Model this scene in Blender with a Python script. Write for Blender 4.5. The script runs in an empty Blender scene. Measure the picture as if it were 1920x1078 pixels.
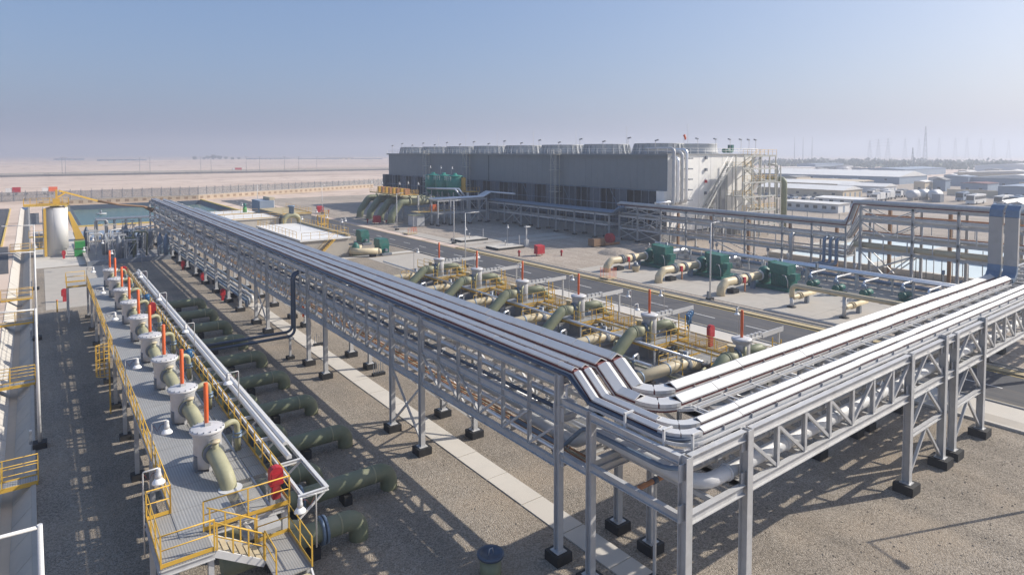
import bpy, math, random
from mathutils import Vector, Matrix
random.seed(7)
R_ = math.radians
sc = bpy.context.scene
col = sc.collection

# ------------------------------------------------------------------ camera, sky, sun, exposure
cam_d = bpy.data.cameras.new('camera')
cam = bpy.data.objects.new('camera', cam_d)
col.objects.link(cam)
cam.location = (0, 0, 17.4)
cam.rotation_euler = (R_(90 - 2.5), 0, R_(-36.96))
cam_d.sensor_width = 36
cam_d.lens = 1179 / 1920 * 36
cam_d.shift_y = -0.1044
cam_d.clip_start = 0.5
cam_d.clip_end = 60000
sc.camera = cam

SUN_EL, SUN_AZ = R_(34.0), math.atan2(0.927, -0.375)      # azimuth from +Y towards +X
wd = bpy.data.worlds.new('World')
sc.world = wd
wd.use_nodes = True
wn = wd.node_tree.nodes
sky = wn.new('ShaderNodeTexSky')
sky.sky_type = 'NISHITA'
sky.sun_disc = False
sky.sun_elevation = SUN_EL
sky.sun_rotation = SUN_AZ
sky.altitude = 0
sky.air_density = 1.0
sky.dust_density = 3.0
sky.ozone_density = 1.0
bg = wn['Background']
bg.inputs[1].default_value = 0.0655
veil = wn.new('ShaderNodeMix')                      # even bluish dust veil over the whole sky
veil.data_type = 'RGBA'
veil.blend_type = 'ADD'
veil.clamp_result = False
veil.inputs['Factor'].default_value = 1.0
veil.inputs['B'].default_value = (0.9, 1.8, 3.85, 1)
wd.node_tree.links.new(sky.outputs[0], veil.inputs['A'])
wd.node_tree.links.new(veil.outputs['Result'], bg.inputs[0])

sun_d = bpy.data.lights.new('sun', 'SUN')
sun_d.energy = 5.0
sun_d.angle = R_(0.53)
sun_d.color = (1.0, 0.93, 0.83)
sun = bpy.data.objects.new('sun', sun_d)
col.objects.link(sun)
sd = Vector((math.sin(SUN_AZ) * math.cos(SUN_EL), math.cos(SUN_AZ) * math.cos(SUN_EL), math.sin(SUN_EL)))
sun.rotation_euler = (-sd).to_track_quat('-Z', 'Y').to_euler()
sun.location = sd * 200

vs = sc.view_settings
vs.view_transform = 'Standard'
vs.look = 'None'
vs.exposure = 0.3
vs.gamma = 1.0
vs.use_curve_mapping = False
sc.render.engine = 'CYCLES'
sc.cycles.max_bounces = 6
sc.cycles.diffuse_bounces = 3
sc.cycles.glossy_bounces = 3
sc.cycles.transmission_bounces = 4
sc.cycles.transparent_max_bounces = 8
sc.cycles.volume_bounces = 1

# ------------------------------------------------------------------ materials
MATS = {}
def mat(name, c, rough=0.6, metal=0.0, var=0.12, scale=1.5, bump=0.0, bscale=40, spec=0.4, dirt=None, damt=0.3, dscale=0.6, stretch=None):
    m = bpy.data.materials.new(name)
    m.use_nodes = True
    nt = m.node_tree
    N, L = nt.nodes, nt.links
    b = N['Principled BSDF']
    b.inputs['Roughness'].default_value = rough
    b.inputs['Metallic'].default_value = metal
    b.inputs['Specular IOR Level'].default_value = spec
    geo = N.new('ShaderNodeNewGeometry')
    n1 = N.new('ShaderNodeTexNoise')
    n1.inputs['Scale'].default_value = scale
    n1.inputs['Detail'].default_value = 6
    n1.inputs['Roughness'].default_value = 0.65
    L.new(geo.outputs['Position'], n1.inputs['Vector'])
    r = N.new('ShaderNodeValToRGB')
    r.color_ramp.elements[0].position = 0.3
    r.color_ramp.elements[1].position = 0.7
    r.color_ramp.elements[0].color = tuple(max(0, x * (1 - var)) for x in c) + (1,)
    r.color_ramp.elements[1].color = tuple(min(1, x * (1 + var)) for x in c) + (1,)
    L.new(n1.outputs['Fac'], r.inputs['Fac'])
    out = r.outputs['Color']
    if dirt:
        n2 = N.new('ShaderNodeTexNoise')
        n2.inputs['Scale'].default_value = dscale
        n2.inputs['Detail'].default_value = 8
        n2.inputs['Roughness'].default_value = 0.7
        if stretch:
            mp = N.new('ShaderNodeMapping')
            mp.inputs['Scale'].default_value = stretch
            L.new(geo.outputs['Position'], mp.inputs['Vector'])
            L.new(mp.outputs['Vector'], n2.inputs['Vector'])
        else:
            L.new(geo.outputs['Position'], n2.inputs['Vector'])
        r2 = N.new('ShaderNodeValToRGB')
        r2.color_ramp.elements[0].position = 0.48
        r2.color_ramp.elements[1].position = 0.72
        r2.color_ramp.elements[1].color = (damt,) * 3 + (1,)
        r2.color_ramp.elements[0].color = (0, 0, 0, 1)
        L.new(n2.outputs['Fac'], r2.inputs['Fac'])
        mx = N.new('ShaderNodeMix')
        mx.data_type = 'RGBA'
        mx.inputs['B'].default_value = tuple(dirt) + (1,)
        L.new(r2.outputs['Color'], mx.inputs['Factor'])
        L.new(out, mx.inputs['A'])
        out = mx.outputs['Result']
    L.new(out, b.inputs['Base Color'])
    if bump:
        n3 = N.new('ShaderNodeTexNoise')
        n3.inputs['Scale'].default_value = bscale
        n3.inputs['Detail'].default_value = 4
        L.new(geo.outputs['Position'], n3.inputs['Vector'])
        bp = N.new('ShaderNodeBump')
        bp.inputs['Strength'].default_value = bump
        bp.inputs['Distance'].default_value = 0.05
        L.new(n3.outputs['Fac'], bp.inputs['Height'])
        L.new(bp.outputs['Normal'], b.inputs['Normal'])
    MATS[name] = m
    return m

def stony(name, c1, c2, c3, scale=9.0, big=(0.06, 0.25), bump=0.7, tint=None):
    """gravel: voronoi stones of three tones, with broad patches"""
    m = bpy.data.materials.new(name)
    m.use_nodes = True
    nt = m.node_tree
    N, L = nt.nodes, nt.links
    b = N['Principled BSDF']
    b.inputs['Roughness'].default_value = 0.95
    b.inputs['Specular IOR Level'].default_value = 0.15
    geo = N.new('ShaderNodeNewGeometry')
    v = N.new('ShaderNodeTexVoronoi')
    v.inputs['Scale'].default_value = scale
    L.new(geo.outputs['Position'], v.inputs['Vector'])
    sep = N.new('ShaderNodeSeparateColor')
    L.new(v.outputs['Color'], sep.inputs[0])
    r = N.new('ShaderNodeValToRGB')
    e = r.color_ramp.elements
    e[0].color = c1 + (1,)
    e[1].color = c3 + (1,)
    e[1].position = 1.0
    k = e.new(0.5)
    k.color = c2 + (1,)
    L.new(sep.outputs[0], r.inputs['Fac'])
    n = N.new('ShaderNodeTexNoise')
    n.inputs['Scale'].default_value = big[0]
    n.inputs['Detail'].default_value = 9
    n.inputs['Roughness'].default_value = 0.65
    L.new(geo.outputs['Position'], n.inputs['Vector'])
    mr = N.new('ShaderNodeMapRange')
    mr.inputs['From Min'].default_value = 0.3
    mr.inputs['From Max'].default_value = 0.7
    mr.inputs['To Min'].default_value = 1 - big[1]
    mr.inputs['To Max'].default_value = 1 + big[1]
    L.new(n.outputs['Fac'], mr.inputs['Value'])
    vm = N.new('ShaderNodeVectorMath')
    vm.operation = 'SCALE'
    L.new(r.outputs['Color'], vm.inputs[0])
    L.new(mr.outputs['Result'], vm.inputs['Scale'])
    out = vm.outputs['Vector']
    mp2 = N.new('ShaderNodeMapping')                 # faint long tracks and blown sand
    mp2.inputs['Rotation'].default_value = (0, 0, R_(6))
    mp2.inputs['Scale'].default_value = (0.55, 0.03, 1)
    L.new(geo.outputs['Position'], mp2.inputs['Vector'])
    n6 = N.new('ShaderNodeTexNoise')
    n6.inputs['Scale'].default_value = 1.0
    n6.inputs['Detail'].default_value = 5
    L.new(mp2.outputs['Vector'], n6.inputs['Vector'])
    mr6 = N.new('ShaderNodeMapRange')
    mr6.inputs['From Min'].default_value = 0.35
    mr6.inputs['From Max'].default_value = 0.65
    mr6.inputs['To Min'].default_value = 0.86
    mr6.inputs['To Max'].default_value = 1.10
    L.new(n6.outputs['Fac'], mr6.inputs['Value'])
    vm6 = N.new('ShaderNodeVectorMath')
    vm6.operation = 'SCALE'
    L.new(out, vm6.inputs[0])
    L.new(mr6.outputs['Result'], vm6.inputs['Scale'])
    out = vm6.outputs['Vector']
    if tint:
        n5 = N.new('ShaderNodeTexNoise')
        n5.inputs['Scale'].default_value = 0.22
        n5.inputs['Detail'].default_value = 7
        L.new(geo.outputs['Position'], n5.inputs['Vector'])
        r5 = N.new('ShaderNodeValToRGB')
        r5.color_ramp.elements[0].position = 0.45
        r5.color_ramp.elements[1].position = 0.75
        r5.color_ramp.elements[0].color = (0, 0, 0, 1)
        r5.color_ramp.elements[1].color = (0.55,) * 3 + (1,)
        L.new(n5.outputs['Fac'], r5.inputs['Fac'])
        mx = N.new('ShaderNodeMix')
        mx.data_type = 'RGBA'
        mx.inputs['B'].default_value = tint + (1,)
        L.new(r5.outputs['Color'], mx.inputs['Factor'])
        L.new(out, mx.inputs['A'])
        out = mx.outputs['Result']
    L.new(out, b.inputs['Base Color'])
    bp = N.new('ShaderNodeBump')
    bp.inputs['Strength'].default_value = bump
    bp.inputs['Distance'].default_value = 0.05
    bp.invert = True
    L.new(v.outputs['Distance'], bp.inputs['Height'])
    L.new(bp.outputs['Normal'], b.inputs['Normal'])
    MATS[name] = m
    return m

def striped(name, c1, c2, scale, axis='X', rough=0.6, metal=0.2, bump=0.4):
    """fine parallel bars (gratings, corrugated sheet): colour and relief only"""
    m = mat(name, c1, rough, metal, 0.15, 0.8)
    nt = m.node_tree
    N, L = nt.nodes, nt.links
    b = N['Principled BSDF']
    geo = N.new('ShaderNodeNewGeometry')
    w = N.new('ShaderNodeTexWave')
    w.bands_direction = axis
    w.inputs['Scale'].default_value = scale
    L.new(geo.outputs['Position'], w.inputs['Vector'])
    old = b.inputs['Base Color'].links[0].from_socket
    mx = N.new('ShaderNodeMix')
    mx.data_type = 'RGBA'
    mx.inputs['B'].default_value = c2 + (1,)
    L.new(w.outputs['Fac'], mx.inputs['Factor'])
    L.new(old, mx.inputs['A'])
    L.new(mx.outputs['Result'], b.inputs['Base Color'])
    bp = N.new('ShaderNodeBump')
    bp.inputs['Strength'].default_value = bump
    bp.inputs['Distance'].default_value = 0.03
    L.new(w.outputs['Fac'], bp.inputs['Height'])
    L.new(bp.outputs['Normal'], b.inputs['Normal'])
    return m

mat('steel', (0.50, 0.50, 0.495), 0.42, 0.10, 0.10, 2.0, dirt=(0.30, 0.28, 0.26), damt=0.35)
mat('steel_dark', (0.20, 0.22, 0.25), 0.5, 0.2, 0.15, 2.0)
mat('riser_metal', (0.40, 0.39, 0.375), 0.5, 0.2, 0.12, 1.2, dirt=(0.28, 0.26, 0.24), damt=0.5)
mat('tray', (0.58, 0.578, 0.57), 0.42, 0.20, 0.07, 0.9, dirt=(0.55, 0.52, 0.48), damt=0.5, dscale=0.8)
mat('silver', (0.72, 0.73, 0.74), 0.32, 0.75, 0.08, 1.5)
mat('pipe_white', (0.616, 0.616, 0.607), 0.5, 0.05, 0.08, 1.0, dirt=(0.45, 0.42, 0.36), damt=0.4)
mat('vessel', (0.535, 0.535, 0.543), 0.45, 0.0, 0.06, 1.5, dirt=(0.42, 0.38, 0.33), damt=0.45, dscale=1.6)
mat('olive', (0.195, 0.215, 0.135), 0.55, 0.0, 0.20, 0.8, dirt=(0.26, 0.24, 0.16), damt=0.55, dscale=0.9)
mat('olive_light', (0.34, 0.33, 0.21), 0.55, 0.0, 0.14, 1.0, dirt=(0.20, 0.19, 0.12), damt=0.5)
mat('cream', (0.552, 0.469, 0.313), 0.5, 0.0, 0.10, 1.0, dirt=(0.38, 0.29, 0.17), damt=0.5)
mat('navy', (0.075, 0.10, 0.14), 0.4, 0.1, 0.15, 1.5)
mat('bluegrey', (0.16, 0.22, 0.30), 0.45, 0.2, 0.15, 2.0)
mat('yellow', (0.62, 0.385, 0.06), 0.5, 0.0, 0.12, 2.0, dirt=(0.35, 0.20, 0.05), damt=0.5, dscale=2.0)
mat('orange', (0.72, 0.125, 0.03), 0.55, 0.0, 0.1, 2.0, dirt=(0.55, 0.22, 0.12), damt=0.5, dscale=1.5)
mat('red', (0.40, 0.018, 0.028), 0.55, 0.0, 0.15, 2.0, dirt=(0.40, 0.14, 0.12), damt=0.45, dscale=2.2)
mat('maroon', (0.15, 0.045, 0.045), 0.7, 0.0, 0.25, 3.0)
mat('rustline', (0.42, 0.20, 0.10), 0.6, 0.0, 0.2, 2.0)
mat('black', (0.018, 0.019, 0.021), 0.7, 0.0, 0.3, 3.0, dirt=(0.10, 0.09, 0.08), damt=0.3)
mat('teal', (0.012, 0.115, 0.095), 0.5, 0.0, 0.2, 1.5, dirt=(0.11, 0.15, 0.12), damt=0.55, dscale=1.2)
mat('hopper_green', (0.018, 0.20, 0.155), 0.45, 0.0, 0.15, 1.0)
mat('green', (0.04, 0.26, 0.07), 0.5, 0.0, 0.15, 1.0)
mat('blue', (0.03, 0.12, 0.26), 0.4, 0.0, 0.15, 2.0)
mat('concrete', (0.414, 0.381, 0.331), 0.9, 0.0, 0.10, 0.7, bump=0.15, bscale=25, dirt=(0.36, 0.32, 0.27), damt=0.55, dscale=0.35)
mat('concrete_pale', (0.535, 0.502, 0.446), 0.9, 0.0, 0.08, 0.6, bump=0.1, dirt=(0.48, 0.44, 0.38), damt=0.5, dscale=0.3)
mat('concrete_dark', (0.25, 0.25, 0.25), 0.9, 0.0, 0.15, 0.8, dirt=(0.16, 0.15, 0.14), damt=0.5)
mat('asphalt', (0.068, 0.070, 0.077), 0.85, 0.0, 0.16, 0.5, bump=0.15, bscale=60, dirt=(0.17, 0.15, 0.13), damt=0.55, dscale=1.1, stretch=(1.0, 0.035, 1.0))
mat('asphalt_far', (0.17, 0.165, 0.165), 0.9, 0.0, 0.1, 0.05)
mat('paint', (0.70, 0.69, 0.66), 0.7, 0.0, 0.15, 3.0, dirt=(0.3, 0.28, 0.26), damt=0.6, dscale=2.5)
mat('kerb_tan', (0.431, 0.348, 0.199), 0.85, 0.0, 0.15, 1.0, dirt=(0.35, 0.28, 0.2), damt=0.5)
mat('kerb_yellow', (0.58, 0.42, 0.10), 0.8, 0.0, 0.15, 1.0, dirt=(0.4, 0.3, 0.18), damt=0.6)
mat('beige', (0.48, 0.389, 0.29), 0.9, 0.0, 0.08, 0.4)
mat('brown', (0.24, 0.15, 0.09), 0.9, 0.0, 0.1, 1.0)
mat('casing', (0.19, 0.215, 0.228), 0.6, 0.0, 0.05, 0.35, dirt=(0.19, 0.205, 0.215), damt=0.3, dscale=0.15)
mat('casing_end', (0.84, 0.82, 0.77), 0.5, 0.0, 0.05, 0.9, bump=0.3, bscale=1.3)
mat('stair_steel', (0.46, 0.455, 0.41), 0.55, 0.0, 0.1, 1.0)
mat('louver', (0.085, 0.11, 0.145), 0.6, 0.0, 0.2, 0.5)
mat('fill', (0.05, 0.065, 0.085), 0.8, 0.0, 0.35, 0.6)
mat('stack', (0.42, 0.43, 0.43), 0.6, 0.0, 0.08, 0.7)
mat('white_wall', (0.66, 0.655, 0.64), 0.7, 0.0, 0.05, 0.4)
mat('white_roof', (0.72, 0.711, 0.684), 0.7, 0.0, 0.05, 0.15, dirt=(0.62, 0.58, 0.52), damt=0.6, dscale=0.12)
mat('tan_wall', (0.60, 0.50, 0.36), 0.8, 0.0, 0.06, 0.4)
mat('blue_wall', (0.24, 0.30, 0.38), 0.7, 0.0, 0.08, 0.2)
mat('window', (0.03, 0.045, 0.06), 0.15, 0.0, 0.3, 1.0, spec=0.6)
mat('liner', (0.035, 0.05, 0.07), 0.6, 0.0, 0.15, 0.15)
mat('pale_floor', (0.52, 0.60, 0.62), 0.8, 0.0, 0.06, 0.15)
mat('water', (0.045, 0.125, 0.115), 0.25, 0.0, 0.15, 0.08, bump=0.4, bscale=1.6, spec=0.25)
mat('leaf', (0.060, 0.085, 0.045), 0.8, 0.0, 0.35, 0.25)
mat('bark', (0.14, 0.10, 0.07), 0.9, 0.0, 0.2, 1.0)
mat('rock', (0.34, 0.29, 0.24), 0.95, 0.0, 0.15, 1.5, bump=0.6, bscale=5)
mat('glass_lamp', (0.82, 0.82, 0.80), 0.3, 0.0, 0.03, 2.0)
stony('gravel', (0.165, 0.142, 0.114), (0.288, 0.25, 0.202), (0.395, 0.348, 0.29), 19.0, (0.11, 0.20), 0.7, tint=(0.33, 0.262, 0.19))
stony('gravel_far', (0.26, 0.22, 0.18), (0.36, 0.305, 0.25), (0.47, 0.415, 0.35), 7.0, (0.05, 0.16), 0.5, tint=(0.30, 0.25, 0.20))
striped('grating', (0.37, 0.372, 0.362), (0.275, 0.278, 0.272), 3.0, 'X', bump=0.15)
striped('grating_across', (0.37, 0.362, 0.34), (0.285, 0.28, 0.262), 3.6, 'X', bump=0.15)
striped('mesh_fence', (0.34, 0.34, 0.335), (0.30, 0.30, 0.30), 6.0, 'X')

def see_through(src, name, fac):
    m = MATS[src].copy()
    m.name = name
    nt = m.node_tree
    tr = nt.nodes.new('ShaderNodeBsdfTransparent')
    mx = nt.nodes.new('ShaderNodeMixShader')
    mx.inputs[0].default_value = fac
    nt.links.new(tr.outputs[0], mx.inputs[1])
    nt.links.new(nt.nodes['Principled BSDF'].outputs[0], mx.inputs[2])
    nt.links.new(mx.outputs[0], nt.nodes['Material Output'].inputs[0])
    MATS[name] = m
see_through('grating_across', 'open_grating', 0.18)

def sand():
    m = bpy.data.materials.new('sand')
    m.use_nodes = True
    nt = m.node_tree
    N, L = nt.nodes, nt.links
    b = N['Principled BSDF']
    b.inputs['Roughness'].default_value = 1.0
    b.inputs['Specular IOR Level'].default_value = 0.05
    geo = N.new('ShaderNodeNewGeometry')
    mp = N.new('ShaderNodeMapping')
    mp.inputs['Rotation'].default_value = (0, 0, R_(8))
    mp.inputs['Scale'].default_value = (0.003, 0.016, 1)
    L.new(geo.outputs['Position'], mp.inputs['Vector'])
    n = N.new('ShaderNodeTexNoise')
    n.inputs['Scale'].default_value = 1.0
    n.inputs['Detail'].default_value = 12
    n.inputs['Roughness'].default_value = 0.62
    L.new(mp.outputs['Vector'], n.inputs['Vector'])
    r = N.new('ShaderNodeValToRGB')
    e = r.color_ramp.elements
    e[0].position = 0.28
    e[0].color = (0.33, 0.25, 0.20, 1)
    e[1].position = 0.72
    e[1].color = (0.68, 0.56, 0.47, 1)
    k = e.new(0.45)
    k.color = (0.58, 0.465, 0.38, 1)
    L.new(n.outputs['Fac'], r.inputs['Fac'])
    n2 = N.new('ShaderNodeTexNoise')
    n2.inputs['Scale'].default_value = 0.06
    n2.inputs['Detail'].default_value = 10
    n2.inputs['Roughness'].default_value = 0.7
    L.new(geo.outputs['Position'], n2.inputs['Vector'])
    r2 = N.new('ShaderNodeValToRGB')
    r2.color_ramp.elements[0].position = 0.30
    r2.color_ramp.elements[0].color = (0.55, 0.52, 0.50, 1)
    r2.color_ramp.elements[1].position = 0.50
    r2.color_ramp.elements[1].color = (1, 1, 1, 1)
    L.new(n2.outputs['Fac'], r2.inputs['Fac'])
    mx = N.new('ShaderNodeMix')
    mx.data_type = 'RGBA'
    mx.blend_type = 'MULTIPLY'
    mx.inputs['Factor'].default_value = 1.0
    L.new(r.outputs['Color'], mx.inputs['A'])
    L.new(r2.outputs['Color'], mx.inputs['B'])
    L.new(mx.outputs['Result'], b.inputs['Base Color'])
    MATS['sand'] = m
sand()

# ------------------------------------------------------------------ mesh helpers
V = Vector
ORG = {}
class MB:
    def __init__(s):
        s.v, s.f, s.s = [], [], []
    def quad(s, a, b, c, d):
        n = len(s.v)
        s.v += [tuple(a), tuple(b), tuple(c), tuple(d)]
        s.f.append((n, n + 1, n + 2, n + 3)); s.s.append(0)
        return s
    def poly(s, pts):
        n = len(s.v)
        s.v += [tuple(p) for p in pts]
        s.f.append(tuple(range(n, n + len(pts)))); s.s.append(0)
        return s
    def hexa(s, p):
        n = len(s.v)
        s.v += [tuple(q) for q in p]
        for q in ((0, 3, 2, 1), (4, 5, 6, 7), (0, 1, 5, 4), (1, 2, 6, 5), (2, 3, 7, 6), (3, 0, 4, 7)):
            s.f.append(tuple(n + i for i in q)); s.s.append(0)
        return s
    def box(s, x0, y0, z0, x1, y1, z1):
        return s.hexa([(x0, y0, z0), (x1, y0, z0), (x1, y1, z0), (x0, y1, z0), (x0, y0, z1), (x1, y0, z1), (x1, y1, z1), (x0, y1, z1)])
    def bar(s, p, q, w, h, up=(0, 0, 1), off=(0, 0)):
        p, q = V(p), V(q)
        t = (q - p).normalized()
        u = V(up)
        if abs(t.dot(u)) > 0.99:
            u = V((0, 1, 0)) if abs(t.y) < 0.9 else V((1, 0, 0))
        r = t.cross(u).normalized()
        u = r.cross(t)
        a = r * (w / 2); b = u * (h / 2)
        o = r * off[0] + u * off[1]
        c = []
        for e in (p + o, q + o):
            c += [e - a - b, e + a - b, e + a + b, e - a + b]
        return s.hexa(c)
    def ibeam(s, p, q, d=0.3, w=0.2, up=(0, 0, 1), t=0.025):
        s.bar(p, q, w, t, up, (0, d / 2 - t / 2))
        s.bar(p, q, w, t, up, (0, -d / 2 + t / 2))
        s.bar(p, q, t, d - 2 * t, up)
        return s
    def tube(s, pts, r, n=10, cap=True, smooth=1):
        pts = [V(p) for p in pts]
        k0 = len(s.v)
        m = len(pts)
        T = []
        for i in range(m):
            a = pts[max(i - 1, 0)]; b = pts[min(i + 1, m - 1)]
            d = V((0, 0, 0))
            if i > 0: d += (pts[i] - pts[i - 1]).normalized()
            if i < m - 1: d += (pts[i + 1] - pts[i]).normalized()
            T.append(d.normalized() if d.length > 1e-6 else (b - a).normalized())
        u = V((0, 0, 1)) if abs(T[0].z) < 0.9 else V((1, 0, 0))
        nrm = (u - T[0] * u.dot(T[0])).normalized()
        rr = r if isinstance(r, (list, tuple)) else [r] * m
        for i in range(m):
            nrm = (nrm - T[i] * nrm.dot(T[i])).normalized()
            bi = T[i].cross(nrm)
            f = 1.0
            if 0 < i < m - 1:
                cs = (pts[i] - pts[i - 1]).normalized().dot((pts[i + 1] - pts[i]).normalized())
                f = 1.0
            for j in range(n):
                a = 2 * math.pi * (j + 0.5) / n
                s.v.append(tuple(pts[i] + (nrm * math.cos(a) + bi * math.sin(a)) * rr[i] * f))
        for i in range(m - 1):
            for j in range(n):
                a = k0 + i * n + j; b = k0 + i * n + (j + 1) % n
                s.f.append((a, b, b + n, a + n)); s.s.append(smooth)
        if cap:
            s.f.append(tuple(k0 + j for j in reversed(range(n)))); s.s.append(0)
            s.f.append(tuple(k0 + (m - 1) * n + j for j in range(n))); s.s.append(0)
        return s
    def lathe(s, cx, cy, prof, n=20, smooth=1):
        k0 = len(s.v)
        for r, z in prof:
            for j in range(n):
                a = 2 * math.pi * j / n
                s.v.append((cx + r * math.cos(a), cy + r * math.sin(a), z))
        for i in range(len(prof) - 1):
            for j in range(n):
                a = k0 + i * n + j; b = k0 + i * n + (j + 1) % n
                s.f.append((a, b, b + n, a + n)); s.s.append(smooth)
        if prof[0][0] > 1e-4:
            s.f.append(tuple(k0 + j for j in reversed(range(n)))); s.s.append(0)
        if prof[-1][0] > 1e-4:
            s.f.append(tuple(k0 + (len(prof) - 1) * n + j for j in range(n))); s.s.append(0)
        return s
    def ext(s, pts, prof, cap=True):
        """extrude a closed (right, up) profile along a path that stays near level"""
        pts = [V(p) for p in pts]
        k0 = len(s.v); m = len(pts); n = len(prof)
        for i in range(m):
            d = V((0, 0, 0))
            if i > 0: d += (pts[i] - pts[i - 1]).normalized()
            if i < m - 1: d += (pts[i + 1] - pts[i]).normalized()
            t = d.normalized()
            r = t.cross(V((0, 0, 1))).normalized()
            u = r.cross(t)
            f = 1.0
            if 0 < i < m - 1:
                cs = (pts[i] - pts[i - 1]).normalized().dot((pts[i + 1] - pts[i]).normalized())
                f = 1 / max(0.5, math.sqrt((1 + cs) / 2))
            for a, b in prof:
                s.v.append(tuple(pts[i] + r * a + u * b))
        for i in range(m - 1):
            for j in range(n):
                a = k0 + i * n + j; b = k0 + i * n + (j + 1) % n
                s.f.append((a, a + n, b + n, b)); s.s.append(0)
        if cap:
            s.f.append(tuple(k0 + j for j in range(n))); s.s.append(0)
            s.f.append(tuple(k0 + (m - 1) * n + j for j in reversed(range(n)))); s.s.append(0)
        return s
    def mesh(s, name, m, o=(0, 0, 0)):
        me = bpy.data.meshes.new(name)
        ox, oy, oz = o
        me.from_pydata([(a - ox, b - oy, c - oz) for a, b, c in s.v], [], s.f)
        if any(s.s):
            me.polygons.foreach_set('use_smooth', [bool(x) for x in s.s])
        me.materials.append(MATS[m])
        me.update()
        return me

def fil(pts, r, n=5):
    """round the inner corners of a polyline"""
    P_ = [V(p) for p in pts]
    out = [P_[0]]
    for i in range(1, len(P_) - 1):
        a, b, c = P_[i - 1], P_[i], P_[i + 1]
        d1 = (a - b).normalized(); d2 = (c - b).normalized()
        ang = d1.angle(d2)
        if ang > 3.1:
            out.append(b); continue
        l = min(r / math.tan(ang / 2), (a - b).length * 0.49, (c - b).length * 0.49)
        rr = l * math.tan(ang / 2)
        ctr = b + (d1 + d2).normalized() * (rr / math.sin(ang / 2))
        s0 = b + d1 * l - ctr; s1 = b + d2 * l - ctr
        tot = s0.angle(s1)
        for k in range(n + 1):
            t = k / n
            q = (s0 * math.sin((1 - t) * tot) + s1 * math.sin(t * tot)) / math.sin(tot)
            out.append(ctr + q)
    out.append(P_[-1])
    return out

def T(name, label, cat, loc=(0, 0, 0), group=None):
    o = bpy.data.objects.new(name, None)
    o.empty_display_size = 0.3
    col.objects.link(o)
    o.location = loc
    o['label'] = label; o['category'] = cat
    if group: o['group'] = group
    ORG[o.name] = tuple(loc)
    return o
def P(name, mb, m, par):
    o = bpy.data.objects.new(name, mb.mesh(name, m, ORG[par.name]))
    col.objects.link(o)
    o.parent = par
    ORG[o.name] = ORG[par.name]
    return o
def I(name, me, loc, par, rz=0.0):
    o = bpy.data.objects.new(name, me)
    col.objects.link(o)
    o.parent = par
    g = ORG[par.name]
    o.location = (loc[0] - g[0], loc[1] - g[1], loc[2] - g[2])
    if rz: o.rotation_euler = (0, 0, rz)
    ORG[o.name] = g
    return o
def S(name, mb, m, label, cat, loc=(0, 0, 0), group=None):
    o = bpy.data.objects.new(name, mb.mesh(name, m, loc))
    col.objects.link(o)
    o.location = loc
    o['label'] = label; o['category'] = cat
    if group: o['group'] = group
    ORG[o.name] = tuple(loc)
    return o
def G(name, mb, m, kind='structure', label=None, par=None):
    o = bpy.data.objects.new(name, mb.mesh(name, m))
    col.objects.link(o)
    if par: o.parent = par
    else:
        o['kind'] = kind
    if label: o['label'] = label
    ORG[o.name] = (0, 0, 0)
    return o
def clone(root, loc, label, rz=None):
    r = root.copy(); col.objects.link(r)
    r.location = loc; r['label'] = label
    if rz is not None: r.rotation_euler = (0, 0, rz)
    for ch in root.children:
        c = ch.copy(); col.objects.link(c); c.parent = r
        for g2 in ch.children:
            d = g2.copy(); col.objects.link(d); d.parent = c
    return r
ORD = ['nearest', 'second nearest', 'third nearest', 'fourth nearest', 'fifth nearest', 'sixth nearest', 'seventh nearest', 'eighth nearest', 'ninth nearest', 'tenth nearest', 'eleventh nearest', 'twelfth nearest', 'thirteenth nearest', 'fourteenth nearest']
TH = ['first', 'second', 'third', 'fourth', 'fifth', 'sixth', 'seventh', 'eighth', 'ninth', 'tenth', 'eleventh', 'twelfth', 'thirteenth', 'fourteenth', 'fifteenth', 'sixteenth']

_t = ['', 'twenty', 'thirty', 'forty']
_u = ['first', 'second', 'third', 'fourth', 'fifth', 'sixth', 'seventh', 'eighth', 'ninth']
CARD = TH + ['seventeenth', 'eighteenth', 'nineteenth', 'twentieth'] + ['twenty-' + u for u in _u] + ['thirtieth'] + ['thirty-' + u for u in _u] + ['fortieth'] + ['forty-' + u for u in _u]
POSTS = {}
def post_mesh(h, m, w=0.05):
    k = (round(h, 3), m, w)
    if k not in POSTS:
        POSTS[k] = MB().box(-w / 2, -w / 2, 0, w / 2, w / 2, h).mesh('post', m)
    return POSTS[k]
def rail(par, pts, h=1.1, toe=0.14, m='yellow', sp=1.25, r=0.026, n=6, name='guardrail', posts=True):
    mb = MB()
    up = lambda z: [(p[0], p[1], p[2] + z) for p in pts]
    mb.tube(up(h), r, n)
    mb.tube(up(h * 0.55), r * 0.85, n)
    g = P(name, mb, m, par)
    if toe:
        mt = MB()
        for a, b in zip(pts, pts[1:]):
            mt.bar((a[0], a[1], a[2] + toe / 2 + 0.01), (b[0], b[1], b[2] + toe / 2 + 0.01), 0.015, toe)
        P('toe_board', mt, m, g)
    if posts:
        me = post_mesh(h, m)
        done = set()
        for a, b in zip(pts, pts[1:]):
            a, b = V(a), V(b)
            k = max(1, round((b - a).length / sp))
            for i in range(k + 1):
                q = a.lerp(b, i / k)
                key = (round(q.x, 2), round(q.y, 2))
                if key in done: continue
                done.add(key)
                I('post', me, q, g)
    return g
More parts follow.
